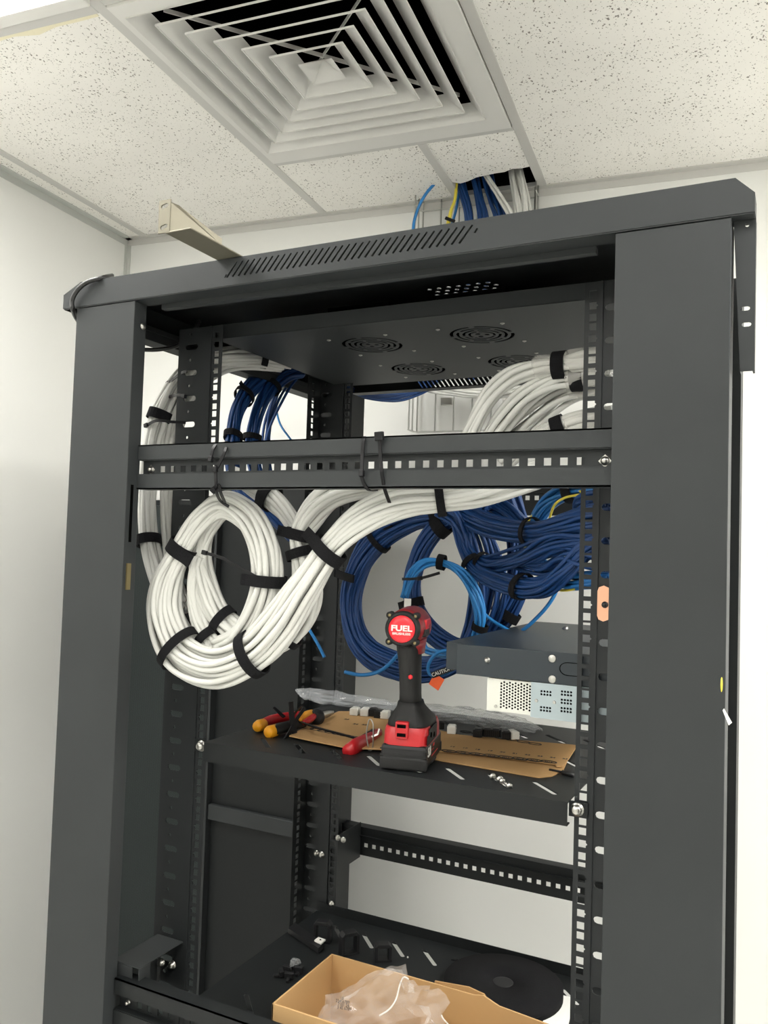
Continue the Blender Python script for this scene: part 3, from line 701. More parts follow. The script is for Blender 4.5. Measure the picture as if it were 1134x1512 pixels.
bundle('upper blue cable bundle running level to the right mounting rail',
    [(640, 735, .34, .016), (680, 755, .32, .020), (725, 776, .26, .020), (783, 785, .16, .0175), (830, 776, .08, .019), (868, 766, .045, .020), (905, 760, .03, .020)],
    28, BR, Bm, straps=[(785, 785, .012, 0)], seed=25, twist=.8, inner=.2)
bundle('second blue cable bundle from the top running behind the white cables',
    [(560, 800, .37, .010), (590, 755, .36, .013), (640, 735, .35, .015), (700, 735, .34, .016), (745, 752, .30, .016), (775, 778, .2, .014)],
    18, BR, Bm, straps=[(556, 765, .016, 0)], seed=29)
bundle('middle fanned blue cables running to the right mounting rail',
    [(688, 790, .30, .012), (696, 818, .29, .012), (722, 832, .25, .013), (770, 822, .16, .017), (820, 800, .08, .020), (866, 797, .045, .014), (905, 795, .03, .013)],
    19, BR, Bm, straps=[(712, 831, .010, 0)], seed=26, wander=1.4, twist=1.2)
bundle('lower blue cable bundle sagging towards the right mounting rail',
    [(675, 770, .31, .013), (686, 812, .29, .013), (710, 845, .25, .014), (765, 865, .16, .0165), (805, 864, .10, .018), (838, 838, .06, .018), (868, 808, .045, .016), (905, 790, .03, .014)],
    26, BR, Bm, straps=[(770, 865, .016, 0), (697, 832, .012, 0)], seed=27, twist=.9, inner=.2)
bundle('blue cables spreading below the fan towards the right rail',
    [(760, 830, .20, .008), (800, 838, .12, .012), (840, 820, .07, .020), (870, 826, .045, .018), (905, 830, .03, .018)],
    10, BR, Bm, straps=[], seed=28, wander=1.5)
# upper left blue
bundle('left blue cable bundle bending down under the fan tray',
    [(440, 546, .46, .016), (408, 548, .42, .018), (375, 568, .32, .018), (352, 602, .24, .016), (344, 650, .20, .015), (346, 700, .18, .015), (362, 735, .17, .014), (400, 765, .17, .012), (438, 800, .17, .010)],
    22, BR, Bm, straps=[(360, 585, .014, .01), (344, 644, .014, 0)], seed=31, inner=.2)
bundle('right blue cable bundle bending down under the fan tray',
    [(445, 550, .46, .015), (420, 554, .42, .017), (396, 578, .36, .016), (378, 620, .30, .014), (372, 660, .28, .014), (380, 705, .26, .013), (412, 745, .24, .012), (448, 790, .22, .010)],
    20, BR, Bm, straps=[(398, 570, .014, .01), (371, 646, .012, 0)], seed=32, inner=.2)
bundle('few loose blue cables hanging right of the blue bundles',
    [(440, 552, .46, .010), (418, 575, .42, .012), (398, 620, .40, .014), (392, 670, .39, .014), (400, 720, .38, .010)],
    5, BR, Bm, straps=[], seed=33, wander=2)
bundle('single thin blue cable hanging to the right under the fan tray',
    [(424, 560, .46, .003), (410, 590, .45, .003), (412, 625, .44, .003), (432, 655, .43, .003), (452, 690, .42, .003)], 1, .0024, 'lcable', seed=34, cat='cable', name='cable')
bundle('single light blue cable beside the rear rail behind the white loops',
    [(440, 880, .36, .003), (452, 920, .37, .003), (466, 950, .37, .003), (480, 975, .37, .003)], 1, .0034, 'lcable', seed=35, cat='cable', name='cable')
# light blue coil
bundle('light blue cable coil hanging in front of the dark blue coils',
    [(690, 985, .27, .008), (698, 955, .27, .008), (710, 918, .26, .009), (702, 880, .255, .010), (682, 848, .25, .010), (655, 831, .25, .008), (626, 832, .25, .008), (606, 852, .25, .008), (596, 884, .25, .007)],
    7, .0030, 'lcable', straps=[(650, 831, .013, 0), (706, 925, .012, 0)], seed=41)
bundle('light blue cable loop behind the drill running to the dark unit',
    [(622, 940, .26, .006), (632, 960, .25, .007), (655, 966, .22, .007), (672, 968, .18, .006)], 3, .0030, 'lcable', seed=42)
bundle('light blue cable with cut end left of the drill handle',
    [(600, 955, .20, .003), (585, 970, .20, .003), (562, 988, .20, .003), (535, 994, .19, .003), (508, 991, .19, .003)], 1, .0034, 'lcable', seed=43, cat='cable', name='cable')
bundle('light blue cable looping down to the orange tag',
    [(668, 962, .2, .003), (650, 965, .2, .003), (636, 980, .2, .003), (634, 994, .2, .003), (646, 1000, .2, .003), (662, 994, .2, .003), (680, 982, .2, .003)], 1, .0030, 'lcable', seed=44, cat='cable', name='cable')
bundle('single light blue cable hanging behind the dark unit at the right',
    [(828, 850, .30, .003), (822, 878, .30, .003), (808, 900, .30, .003), (786, 920, .30, .003), (770, 930, .30, .003)], 1, .0034, 'lcable', seed=45, cat='cable', name='cable')
bundle('single blue cable behind the light blue coil near the dark unit',
    [(700, 880, .3, .003), (716, 905, .3, .003), (740, 924, .3, .003), (755, 935, .3, .003)], 1, .0030, 'lcable', seed=46, cat='cable', name='cable')
TL = mat('teal_blue_cable_jacket', (.015, .12, .33), .4, spec=.4); M['tcable'] = TL
bundle('lighter blue cables arching from the rear cross rail to the right rail',
    [(905, 722, .10, .012), (868, 720, .12, .014), (840, 724, .15, .016), (806, 745, .19, .015), (788, 782, .21, .012), (788, 815, .21, .012), (802, 842, .17, .014), (838, 858, .10, .014), (870, 855, .06, .013), (905, 852, .05, .013)],
    16, BR, 'tcable', straps=[(846, 722, .022, 0)], seed=47, twist=.8, wander=.9)
bundle('blue cables poking through the right mounting rail at the top',
    [(905, 738, .05, .010), (880, 736, .05, .010), (860, 742, .06, .010), (852, 752, .08, .010), (856, 775, .08, .010)], 7, BR, Bm, seed=48)
bundle('thin yellow cable arching left of the lighter blue cables',
    [(866, 735, .09, .002), (848, 724, .13, .002), (815, 736, .18, .002), (786, 760, .20, .002), (774, 790, .20, .002), (782, 822, .20, .002), (796, 850, .17, .002), (825, 872, .11, .002), (860, 868, .06, .002), (880, 862, .05, .002)], 1, .0019, 'ycable', seed=49, cat='cable', name='cable')
bundle('thin yellow cable looping inside the lighter blue cables',
    [(860, 728, .10, .002), (838, 733, .13, .002), (820, 745, .15, .002), (811, 765, .17, .002)], 1, .0019, 'ycable', seed=50, cat='cable', name='cable')

# cables coming down from the ceiling behind the rack
YW = .93
def dn(P, r): return [(a, b, c, r) for a, b, c in P]
bundle('dark blue cables from the ceiling opening, left group beside the yellow cable',
    dn([(662, 225, YW), (672, 250, YW), (684, 285, YW-.01), (692, 320, YW-.02), (694, 370, YW-.03), (680, 470, YW-.05), (640, 550, YW-.08), (600, 574, YW-.12), (560, 578, .74), (500, 570, .66)], .015),
    12, .0038, Bm, seed=61, wander=.8)
bundle('dark blue cables from the ceiling opening, middle group',
    dn([(688, 220, YW), (697, 250, YW), (708, 290, YW-.01), (716, 325, YW-.02), (718, 380, YW-.03), (700, 480, YW-.05), (650, 555, YW-.08), (605, 580, YW-.12), (565, 583, .76), (505, 573, .68)], .014),
    12, .0038, Bm, seed=62, wander=1.0)
bundle('dark blue cables from the ceiling opening, right group under the white ones',
    dn([(705, 215, YW+.01), (716, 250, YW+.01), (726, 285, YW), (740, 320, YW-.01), (748, 360, YW-.02), (740, 470, YW-.04), (690, 560, YW-.08)], .015),
    9, .0038, Bm, seed=63, wander=1.4)
bundle('white cables from the ceiling opening crossing over the blue ones',
    dn([(700, 225, YW-.03), (722, 262, YW-.03), (742, 295, YW-.03), (758, 325, YW-.03), (770, 380, YW-.03), (770, 480, YW-.04)], .0085),
    4, .0044, W, seed=64, wander=.7)
bundle('fan of white cables dropping from the ceiling opening at its right side',
    dn([(757, 225, YW), (764, 262, YW-.01), (770, 295, YW-.02), (772, 325, YW-.02), (772, 400, YW-.03), (775, 500, YW-.04), (760, 560, YW-.06), (720, 578, YW-.08), (650, 572, YW-.08), (600, 560, YW-.1), (520, 545, .7)], .021),
    12, .0044, W, seed=65, wander=1.3, flat=.4)
bundle('white cables running level behind the rack below the rear roof beam',
    dn([(590, 548, .84), (640, 566, .86), (690, 577, .87), (740, 580, .87), (785, 566, .87), (800, 500, .88)], .012),
    8, .0044, W, seed=66, wander=1.0)
bundle('yellow cable dropping from the ceiling left of the blue cables',
    dn([(676, 250, YW-.02), (672, 290, YW-.02), (666, 310, YW-.02), (660, 340, YW-.02), (650, 400, YW-.02)], .004), 2, .0038, 'ycable', seed=67, cat='cable', name='cable', straps=[])
bundle('light blue cable close behind the yellow cable by the ceiling opening',
    dn([(682, 262, YW), (674, 300, YW), (666, 335, YW), (655, 400, YW)], .003), 1, .0036, 'lcable', seed=68, cat='cable', name='cable')
bundle('light blue cable curving from the ceiling over the rack roof, leftmost of all',
    dn([(668, 248, YW-.04), (650, 262, YW-.05), (628, 288, YW-.06), (614, 320, YW-.06), (609, 350, YW-.06), (608, 420, YW-.06)], .003), 1, .0042, 'lcable', seed=69, cat='cable', name='cable')
a0, b0 = at(658, 322, Y=YW-.03), at(671, 327, Y=YW-.03)
MB().ribbon([a0, (a0+b0)/2, b0], .008, .006, (0, 0, 1)).build('cable_tie', 'tie', label='small black cable tie on the yellow cable', cat='cable tie')
# black cable over the left roof corner
P = [(165, 409, -.10), (150, 409, -.137), (128, 413, -.145), (112, 425, -.15), (104, 443, -.15), (108, 458, -.145), (116, 475, -.10), (140, 500, -.05), (180, 512, -.02), (215, 516, .0), (240, 516, .02), (262, 512, .03), (285, 498, .035), (300, 470, .05)]
bundle('black cable wrapped around the left roof corner and behind the post', [(a, b, c, .003) for a, b, c in P], 1, .0038, 'kcable', seed=70, cat='cable', name='cable', per=8)

# ------------------------------------------------------------------ cable ties
def tie(label, P, width=.0048, thick=.0016, wdir=None, head=True, hs=(.009, .007, .006), m='tie'):
    pts = [at(a, b, Y=c) for a, b, c in P]; S = [Vector(q) for q in spline([tuple(q) for q in pts], 6)]
    wd = wdir or (1, 0, 0)
    root = thing('cable_tie', label, 'cable tie', S[0])
    MB().ribbon(S, width, thick, wd).build('strap', m, root)
    if head:
        T = (S[1]-S[0]).normalized(); MB(frame_m(S[0], T, Vector(wd).cross(T))).box(-hs[0]/2, hs[0]/2, -hs[1]/2, hs[1]/2, -hs[2]/2, hs[2]/2).build('head', m, root, bevel=.001)
    return root
yf = -.1195
tie('black cable tie hanging the white loop from the cross rail, left strand', [(311, 678, yf-.003), (315, 662, yf), (322, 654, -.112), (330, 655, -.095)])
tie('long black cable tie around the cross rail holding the white loop', [(318, 693, yf-.003), (319, 715, yf-.002), (320, 728, -.110), (326, 740, -.085), (338, 748, -.078)])
tie('black cable tie looped from rail top down to the white loop', [(334, 652, -.1), (333, 664, yf-.001), (326, 680, yf-.001), (320, 692, yf-.001)], head=False)
tie('second black cable tie strand holding the white loop', [(315, 723, yf), (322, 715, yf-.003), (326, 728, -.112), (332, 742, -.085)])
tie('black cable tie over the cross rail in its middle, left of two', [(534, 699, yf-.004), (535, 670, yf-.001), (537, 648, yf), (538, 645, -.10)])
tie('black cable tie tail looping under the middle of the cross rail', [(533, 702, yf-.003), (538, 715, yf-.001), (545, 724, -.112), (556, 724, -.09)], head=False)
tie('black cable tie over the cross rail in its middle, right of two', [(560, 644, yf-.004), (562, 675, yf-.001), (564, 700, yf-.001), (568, 722, -.112), (575, 742, -.085)], hs=(.012, .012, .007))
tie('long black cable tie across the inside of the front white loop', [(302, 816, -.075), (330, 825, -.07), (360, 842, -.068), (385, 855, -.072)], wdir=(0, 0, 1))
tie('black cable tie around upper left white cables, top', [(248, 566, .03), (262, 555, .01), (270, 550, -.004), (276, 549, -.008)], wdir=(0, 0, 1))
tie('black cable tie on the left white cables at the second rail slot', [(272, 585, -.006), (262, 583, .0), (250, 586, .02)], wdir=(0, 0, 1))
tie('black cable tie on the left white cables above the cross rail', [(216, 628, -.008), (232, 621, -.012), (255, 623, -.010), (274, 624, -.006)], wdir=(0, 0, 1))
tie('black cable tie with long tail on the inner blue coil', [(620, 854, .22), (632, 851, .215), (649, 846, .21)], wdir=(0, 0, 1))
tie('black cable tie around the light blue coil at its left', [(594, 855, .235), (606, 855, .228), (619, 854, .23)], wdir=(0, 0, 1), head=False)
tie('black strap tying the large blue coil to the rear rail', [(496, 846, .435), (508, 851, .36), (522, 855, .34)], width=.016, thick=.004, wdir=(0, 0, 1), hs=(.012, .016, .008), m='velcro')
# labels
p = at(602, 893, Y=.235)
o = MB().box(p.x-.0065, p.x+.0065, p.y-.001, p.y, p.z-.011, p.z+.011).build('paper_label', 'white', label='small white paper label on the light blue coil', cat='label')
t = thing('cable_tag', 'orange tag hanging from light blue cable below the blue coils', 'tag', at(645, 1004, Y=.19))
c1 = at(645, 1006, Y=.19)
MB(Matrix.Translation(c1) @ Matrix.Rotation(.5, 4, 'Y')).box(-.010, .010, -.0006, .0006, -.012, .010).build('orange_panel', 'orange', t, bevel=.0004)
c2 = at(657, 990, Y=.188)
mt = Matrix.Translation(c2) @ Matrix.Rotation(-.42, 4, 'Y')
MB(mt).box(-.026, .026, -.0005, .0005, -.005, .005).build('black_band', 'ink', t)
text('caution_lettering', 'CAUTION', .0085, 'white', mt @ Matrix.Translation((-.006, -.0009, .0)) @ Matrix.Rotation(math.pi/2, 4, 'X'), t)

# ------------------------------------------------------------------ things on the roof and behind
br = thing('mounting_bracket', 'bare metal triangular mounting bracket lying on the rack roof, sticking out forward', 'bracket', (-.19, -.14, .753))
MB().box(-.212, -.168, -.250, .02, .7525, .7545).build('arm', 'brkt', br, bevel=.0006)
plate('end_plate', [(0, 0), (.020, 0), (.020, .046), (0, .046)], [slot(.010, .0085, .013, .006, .2), slot(.010, .0375, .013, .006, .2)], .002, (-.225, -.249, .7535), (1, 0, 0), (0, 0, 1), 'brkt', br)
MB().prism([(-.208, -.249, .7540), (-.208, -.249, .796), (-.205, -.235, .796), (-.172, -.180, .764), (-.172, -.180, .7540)], (.0018, 0, 0)).build('triangular_web', 'brkt', br)

# wire basket on the back wall
tr = thing('wire_cable_tray', 'galvanised wire cable tray fixed upright on the back wall behind the rack', 'cable tray', rm(-.12, .965, .66))
mb = MB(); y1, y2 = .992, .93
x0, x1, z0, z1 = -.285, .045, .655, 1.30
r_ = .0022
for i in range(7):
    x = x0+.01+(x1-x0-.02)*i/6; mb.tube([rm(x, .985, z0), rm(x, .985, z1)], r_, 6)
for x in (x0, x1):
    for yy in (.975, .945): mb.tube([rm(x, yy, z0), rm(x, yy, z1)], r_, 6)
for j in range(8):
    z = z0+.0+(z1-z0-.03)*j/7
    if j not in (0, 7): 
        continue
    mb.tube([rm(x0, .94, z), rm(x0, .975, z), rm(x0+.012, .985, z), rm(x1-.012, .985, z), rm(x1, .975, z), rm(x1, .94, z)], r_, 6)
mb.build('wire_grid', 'wire', tr)
for x in (-.19, -.02):
    MB().box(-.016, .016, -.004, .004, -.010, .010, Matrix.Translation(rm(x, .978, .735)) @ Matrix.Rotation(ROOM, 4, 'Z')).build('fixing_plate', 'steel', tr, bevel=.001)

# ------------------------------------------------------------------ impact driver
SZ = .0105
A = 13*math.pi/180
DR = thing('impact_driver', 'red and black cordless impact driver standing on its battery on the shelf', 'power tool', (.0365, .068, SZ), rot=A)
DM = Matrix.Translation((.0365, .068, SZ)) @ Matrix.Rotation(A, 4, 'Z')
def rbox(mb, x0, x1, y0, y1, z0, z1): return mb.box(x0, x1, y0, y1, z0, z1)
def dpart(mb, nm, m, parent=DR, **k):
    o = mb.build(nm, m, parent, **k); return o
def loft(mb, secs, n=24, p=2.6):    # superellipse sections: (cx, cy, z, rx, ry)
    vs = []
    for cx_, cy_, z, rx, ry in secs:
        for k in range(n):
            a = 2*math.pi*k/n; c, s = math.cos(a), math.sin(a)
            vs.append((cx_+rx*math.copysign(abs(c)**(2/p), c), cy_+ry*math.copysign(abs(s)**(2/p), s), z))
    m_ = len(secs); fs = [(i*n+k, i*n+(k+1) % n, (i+1)*n+(k+1) % n, (i+1)*n+k) for i in range(m_-1) for k in range(n)]
    fs += [tuple(range(n))[::-1], tuple(range((m_-1)*n, m_*n))]
    return mb._add(vs, fs, True)
bat = dpart(MB(DM).box(-.034, .034, -.066, .066, 0, .036), 'battery', 'blackp', bevel=.005)
dpart(MB(DM).box(-.0352, .0352, -.0672, -.055, .0, .019).box(-.0352, .0352, .054, .0672, .0, .019).box(-.0352, .0352, -.02, .02, 0, .006), 'bumper', 'rubber', bat, bevel=.003)
dpart(MB(DM).box(-.0345, .0345, -.0665, -.0660, .020, .0225).box(-.0345, .0345, -.0665, -.066, .029, .031), 'ridge', 'rubber', bat)
text('capacity_lettering', '5.0', .019, 'white', DM @ Matrix.Translation((.0345, -.040, .024)) @ Matrix.Rotation(math.pi/2, 4, 'Z') @ Matrix.Rotation(math.pi/2, 4, 'X'), bat, bold=.0004)
MB(DM).box(.0341, .0346, -.022, -.004, .022, .0228).box(.0341, .0346, -.02, .03, .013, .0145).box(.0341, .0346, -.01, .0, .026, .030).build('red_stripe', 'redlab', bat)
# red collar and black foot
fm = MB(DM); loft(fm, [(0, 0, .034, .0345, .064), (0, 0, .052, .0340, .062), (0, -.002, .060, .0325, .056)], p=6)
dpart(fm, 'foot_housing', 'red', bevel=0, auto=True)
fm = MB(DM); loft(fm, [(0, .0, .0545, .0338, .060), (0, -.006, .066, .0320, .050), (0, -.014, .078, .0245, .036), (0, -.018, .086, .0195, .028), (0, -.020, .094, .0175, .025)], p=3.5)
dpart(fm, 'foot_grip', 'rubber')
dpart(MB(DM).box(-.0125, .0065, -.0685, -.058, .046, .070), 'release_tab', 'red', bevel=.0015)
dpart(MB(DM).box(-.0095, .0035, -.0692, -.0684, .0615, .0665).box(-.0095, .0035, -.0692, -.0684, .0490, .0540), 'tab_recess_shade', 'void')  # raised dark patches, recess shade put into the colour
dpart(MB(DM).box(.0335, .0352, -.045, .015, .036, .058).box(.0335, .0350, -.058, -.040, .036, .050), 'side_cheek', 'rubber', bevel=.002)
dpart(MB(DM).cyl((.0350, -.035, .048), (.0358, -.035, .048), .004).cyl((.0350, -.010, .044), (.0358, -.010, .044), .004), 'bolt_socket_shade', 'void')  # dark discs painted as the shade of bolt sockets
# handle
fm = MB(DM); loft(fm, [(0, -.021, .088, .0165, .0235), (-.0005, -.022, .105, .0158, .022), (-.001, -.024, .130, .0160, .0225), (-.002, -.026, .155, .0170, .0235), (-.003, -.029, .172, .0180, .0245), (-.004, -.030, .186, .0185, .025)], p=2.5)
dpart(fm, 'handle', 'rubber')
dpart(MB(DM).cyl((.004, -.0475, .133), (.004, -.0490, .133), .0036, 6), 'lock_button', 'redlab')
# motor housing along the local y axis
HZ = .2045; HX = -.0075
hm = DM @ Matrix.Translation((HX, -.058, HZ)) @ Matrix.Rotation(-math.pi/2, 4, 'X')     # z along the tool axis
def hz(prof, nm, m, parent=DR, sides=28, **k): return MB(hm).lathe(prof, sides).build(nm, m, parent, **k)
head = hz([(.022, .006), (.0272, .010), (.0282, .020), (.0300, .060), (.0295, .076), (.0260, .088)], 'motor_housing', 'redd')
hz([(.0260, .088), (.0240, .104), (.0190, .118), (.0150, .124)], 'gear_nose', 'rubber')
hz([(.010, .124), (.010, .142), (.008, .144)], 'anvil', 'steel')
dpart(MB(hm).box(.012, .0295, -.012, .012, .030, .066), 'side_plate', 'redlab', head, bevel=.002)
dpart(MB(hm).box(.0240, .0300, .002, .013, .022, .058), 'vent_block', 'rubber', head, bevel=.001)
# under-head red web
fm = MB(DM); loft(fm, [(.000, -.022, .166, .0185, .022), (-.003, -.018, .186, .022, .036)], p=3); dpart(fm, 'trigger_housing', 'redd')
# rear cap with four corner screws
cap = hz([(.0235, .008), (.0262, .004), (.0262, -.004), (.0245, -.0075), (.0205, -.0085), (.0203, -.006)], 'rear_cap', 'rubber', sides=32)
for k2, (a, b) in enumerate(((-1, -1), (1, -1), (1, 1), (-1, 1))):
    lug = MB(hm).cyl((a*.0195, b*.0195, -.006), (a*.0195, b*.0195, .010), .0052, 12).build('screw_lug', 'rubber', cap)
    MB(hm).cyl((a*.0195, b*.0195, -.0072), (a*.0195, b*.0195, -.0062), .0024, 10).build('screw', 'brass', lug)
MB(hm).lathe([(.0201, -.0078), (.0198, -.0088), (.010, -.0094), (.002, -.0095)], 32).build('badge', 'redlab', cap)
bm_ = DM @ Matrix.Translation((HX, -.0681, HZ)) @ Matrix.Rotation(math.pi/2, 4, 'X')
text('badge_lettering', 'FUEL', .0115, 'white', bm_ @ Matrix.Translation((0, .001, 0)), cap, bold=.00035, sx=1.28)
text('badge_lettering', 'BRUSHLESS', .0046, 'white', bm_ @ Matrix.Translation((0, -.0068, 0)), cap, bold=.0001, sx=1.2)

# red folding knife left of the drill, with wire clip
kn = thing('folding_knife', 'red and black folding knife with wire clip lying left of the impact driver', 'knife', at(528, 1112, Z=SZ))
p0 = at(516, 1108, Z=.016); p1 = at(540, 1094, Z=.018); p2 = at(560, 1082, Z=.018)
S = [Vector(q) for q in spline([tuple(p0), tuple(p1), tuple(p2)], 6)]; n_ = len(S)
kr = [(.0085, .0125, .0140)[min(i, 2)] if i < 3 else .0140-.0060*(i-2)/(n_-3) for i in range(n_)]
MB().tube(S, kr, 14, ref=(0, 0, 1), ell=.72).build('handle', 'red', kn)
MB().tube([q+Vector((-.002, -.001, .0065)) for q in S[4:10]], .0048, 8, ref=(0, 0, 1), ell=1.1).build('grip_inlay', 'rubber', kn)
MB().tube([q+Vector((-.003, -.001, -.001)) for q in S[0:4]], [.0095, .0105, .0110, .0100], 12, ref=(0, 0, 1)).build('tail_cap', 'red', kn, bevel=0)
q0 = at(545, 1103, Z=.014)
C = [at(a, b, Y=q0.y-.004) for a, b in ((544, 1104), (541, 1085), (544, 1066), (547, 1062), (551, 1070), (551, 1090), (550, 1104), (546, 1109), (543, 1104))]
MB().tube([Vector(q) for q in spline([tuple(q) for q in C], 5)], .0011, 6).build('wire_clip', 'steel', kn)
MB().ribbon([at(549, 1088, Y=q0.y-.004), at(558, 1084, Y=q0.y-.002), at(560, 1076, Y=q0.y)], .003, .001, (1, 0, 0)).build('clip_plate', 'steel', kn)

# insulated pliers
pl = thing('pliers', 'insulated pliers with red, black and yellow handles lying at the left of the shelf', 'pliers', at(425, 1075, Z=.009))
def hand(P, R, nm, m, parent=pl, ell=.8):
    S = spline([(*at(a, b, Z=z), r) for (a, b, z), r in zip(P, R)], 6)
    return MB().tube([Vector(q[:3]) for q in S], [q[3] for q in S], 12, ref=(0, 0, 1), ell=ell).build(nm, m, parent)
h1 = hand([(386, 1070, .020), (400, 1063, .022), (425, 1058, .024), (445, 1056, .025), (462, 1056, .025)], [.0075, .0085, .0080, .0075, .0065], 'handle', 'red', ell=1.0)
hand([(379.5, 1073, .020), (383, 1071.5, .020), (389, 1069, .0205)], [.0088, .0105, .0095], 'handle_end', 'yel', h1, ell=1.0)
h2 = hand([(404, 1079, .019), (420, 1074, .021), (440, 1069, .023), (455, 1063, .024), (464, 1060, .025)], [.0090, .0090, .0082, .0085, .0070], 'handle', 'rubber', ell=1.0)
hand([(395.5, 1081.5, .018), (399, 1080.5, .018), (407, 1078, .0185)], [.0090, .0110, .0100], 'handle_end', 'yel', h2, ell=1.0)
hand([(442, 1063, .031), (452, 1056, .034), (460, 1052, .034)], [.004, .0070, .0055], 'thumb_guard', 'yel', ell=1)
hand([(448, 1067, .027), (458, 1062, .029), (464, 1057, .030)], [.004, .0060, .005], 'thumb_guard', 'red', ell=1)
hand([(464, 1061, .026), (468, 1059, .026), (472, 1058, .026)], [.0130, .0150, .0125], 'collar', 'rubber', ell=1)
hand([(470, 1059, .024), (482, 1055, .023), (492, 1052, .021)], [.0075, .0070, .0035], 'jaw', 'steel', ell=.6)

# loose cable ties on and by the pliers
def ltie(label, P, w_=.0050, m='tie'):
    S = [Vector(q) for q in spline([tuple(at(a, b, Y=c)) for a, b, c in P], 5)]
    o = MB().ribbon(S, w_, .0022, (.3, 1, .2)).build('cable_tie', m); tag(o, label, 'cable tie')
ltie('short black cable tie pointing up left of the pliers', [(404, 1045, .14), (412, 1052, .14), (420, 1059, .14)], .006)
ltie('thick upright black cable tie in front of the pliers', [(429, 1036, .10), (431, 1060, .10), (435, 1083, .10)], .010)
ltie('thin black cable tie standing out right above the pliers', [(446, 1042, .13), (438, 1050, .13), (432, 1058, .13)], .004)
ltie('curved black cable tie crossing the pliers down to the shelf', [(450, 1045, .13), (438, 1062, .11), (425, 1085, .085), (413, 1097, .08)], .006)
ltie('long thin black cable tie lying over the cardboard towards the drill', [(438, 1064, .14), (470, 1075, .10), (500, 1083, .095), (528, 1091, .09)], .004)

# cardboard sheets
def card_sheet(label, P, z, th=.0022):
    pts = [at(a, b, Z=z) for a, b in P]
    t = thing('cardboard_sheet', label, 'cardboard', pts[0]); MB().prism(pts, (0, 0, -th)).build('sheet', 'card', t, bevel=.0004); return t
lo = card_sheet('lower flattened cardboard sheet with rounded corner, under the marked one', [(600, 1085), (650, 1078), (790, 1110), (838, 1122), (832, 1136), (815, 1145), (795, 1147), (650, 1122), (600, 1112)], .0118)
up = card_sheet('upper flattened cardboard sheet printed with numbers and ovals', [(427, 1086), (470, 1062), (489, 1055), (500, 1050), (530, 1050), (570, 1060), (600, 1070), (660, 1083), (853, 1100), (841, 1118), (831, 1131), (822, 1131), (820, 1128), (720, 1115), (640, 1108), (515, 1104), (470, 1095)], .0150)
def ontop(s_, px_, py_, size, z=.0153, par=up, sx=1, nm='printed_number'):
    p = at(px_, py_, Z=z); q = at(px_+10, py_+1.25, Z=z); d = (q-p).normalized()
    text(nm, s_, size, 'ink', frame_m(p, d, (0, 0, 1)), par, .0001, sx, .0002)
for i, s_ in enumerate(('16', '17', '18', '19', '20', '21', '22', '23', '24', '25')):
    ontop(s_, 668+i*18.5, 1102.5+i*2.0, .0085)
for i, s_ in enumerate(('M7', 'M8', 'M9', 'M10', 'M11', 'M12', 'M13', 'M14')):
    x, y = 663+i*21, 1109+i*2.25
    ontop(s_, x, y, .0065); p = at(x, y, Z=.0153)
    mb = MB(); pp = []
    for k in range(21):
        a = 2*math.pi*k/20; pp.append(p+Vector((.0125*math.cos(a), .0062*math.sin(a), 0)))
    mb.ribbon(pp, .0010, .0002, (0, 0, 1)) if False else mb.tube(pp, .0008, 4); mb.build('printed_oval', 'ink', up)
for i in range(8):
    x, y = 668+i*17, 1078.5+i*3.0
    if i < 7:
        p = at(x+20, y+2, Z=.0153); mb = MB(); pp = [p+Vector((.011*math.cos(2*math.pi*k/16), .006*math.sin(2*math.pi*k/16), 0)) for k in range(17)]
        mb.tube(pp, .0008, 4); mb.build('printed_oval', 'ink', up)
for i, s_ in enumerate(('25', '24', '23', '22')): ontop(s_, 512+i*13, 1062+i*4+ (i % 2)*3, .010)
for i in range(7):
    x, y = 455+i*11, 1075+i*2.2; p = at(x, y, Z=.0153)
    mb = MB(); pp = [p+Vector((.012*math.cos(2*math.pi*k/16), .006*math.sin(2*math.pi*k/16), 0)) for k in range(17)]; mb.tube(pp, .0006, 4); mb.build('printed_oval', 'ink', up)

# keystone jacks lying on the cardboard
def jack(label, px_, py_, m, rot, group=None, z=.0155):
    p = at(px_, py_, Z=z)
    t = thing('keystone_jack', label, 'network jack', p, group, rot)
    mt = Matrix.Translation(p) @ Matrix.Rotation(rot, 4, 'Z')
    MB(mt).box(-.0075, .0075, -.0105, .0105, 0, .0125).build('body', m, t, bevel=.0006)
    mb = MB(mt)
    for i in range(4): mb.box(-.0066+.0036*i, -.0042+.0036*i, -.0112, -.0100, .0015, .0110)
    mb.box(-.0075, .0075, -.0111, -.0104, .0055, .0068)
    mb.build('contact_slots', 'white' if m == 'white' else 'blackp', t)
    MB(mt).box(-.0055, .0055, -.0060, .0095, .0124, .0136).build('top_cap', m if m == 'white' else 'blackp', t)
jack('white network jack right of the drill, in the middle of the shelf', 667, 1082, 'white', .3)
jack('white network jack at the left end of the row', 524, 1055, 'white', .2)
jack('half hidden white network jack, second from the left', 539, 1056, 'white', .25)
jack('white network jack beside the drill handle at its left', 569, 1060, 'white', .2)
jack('black network jack between the white ones at the left', 551, 1056, 'blackp', .3)
jack('black network jack next to the drill at its left', 560, 1059, 'blackp', .1)
jack('black network jack left of the drill foot', 583, 1064, 'blackp', .4)
jack('black network jack behind the drill foot at its right', 648, 1075, 'blackp', .6)
jack('black network jack right of the single white jack', 706, 1087, 'blackp', .2)
jack('black network jack, second right of the single white jack', 719, 1086, 'blackp', .5)
jack('black network jack, third right of the single white jack', 733, 1087, 'blackp', .1)
jack('black network jack at the right end of the row', 747, 1090, 'blackp', .4)
jack('pale network jack half under the plastic bag at the right', 757, 1090, 'white', .8)

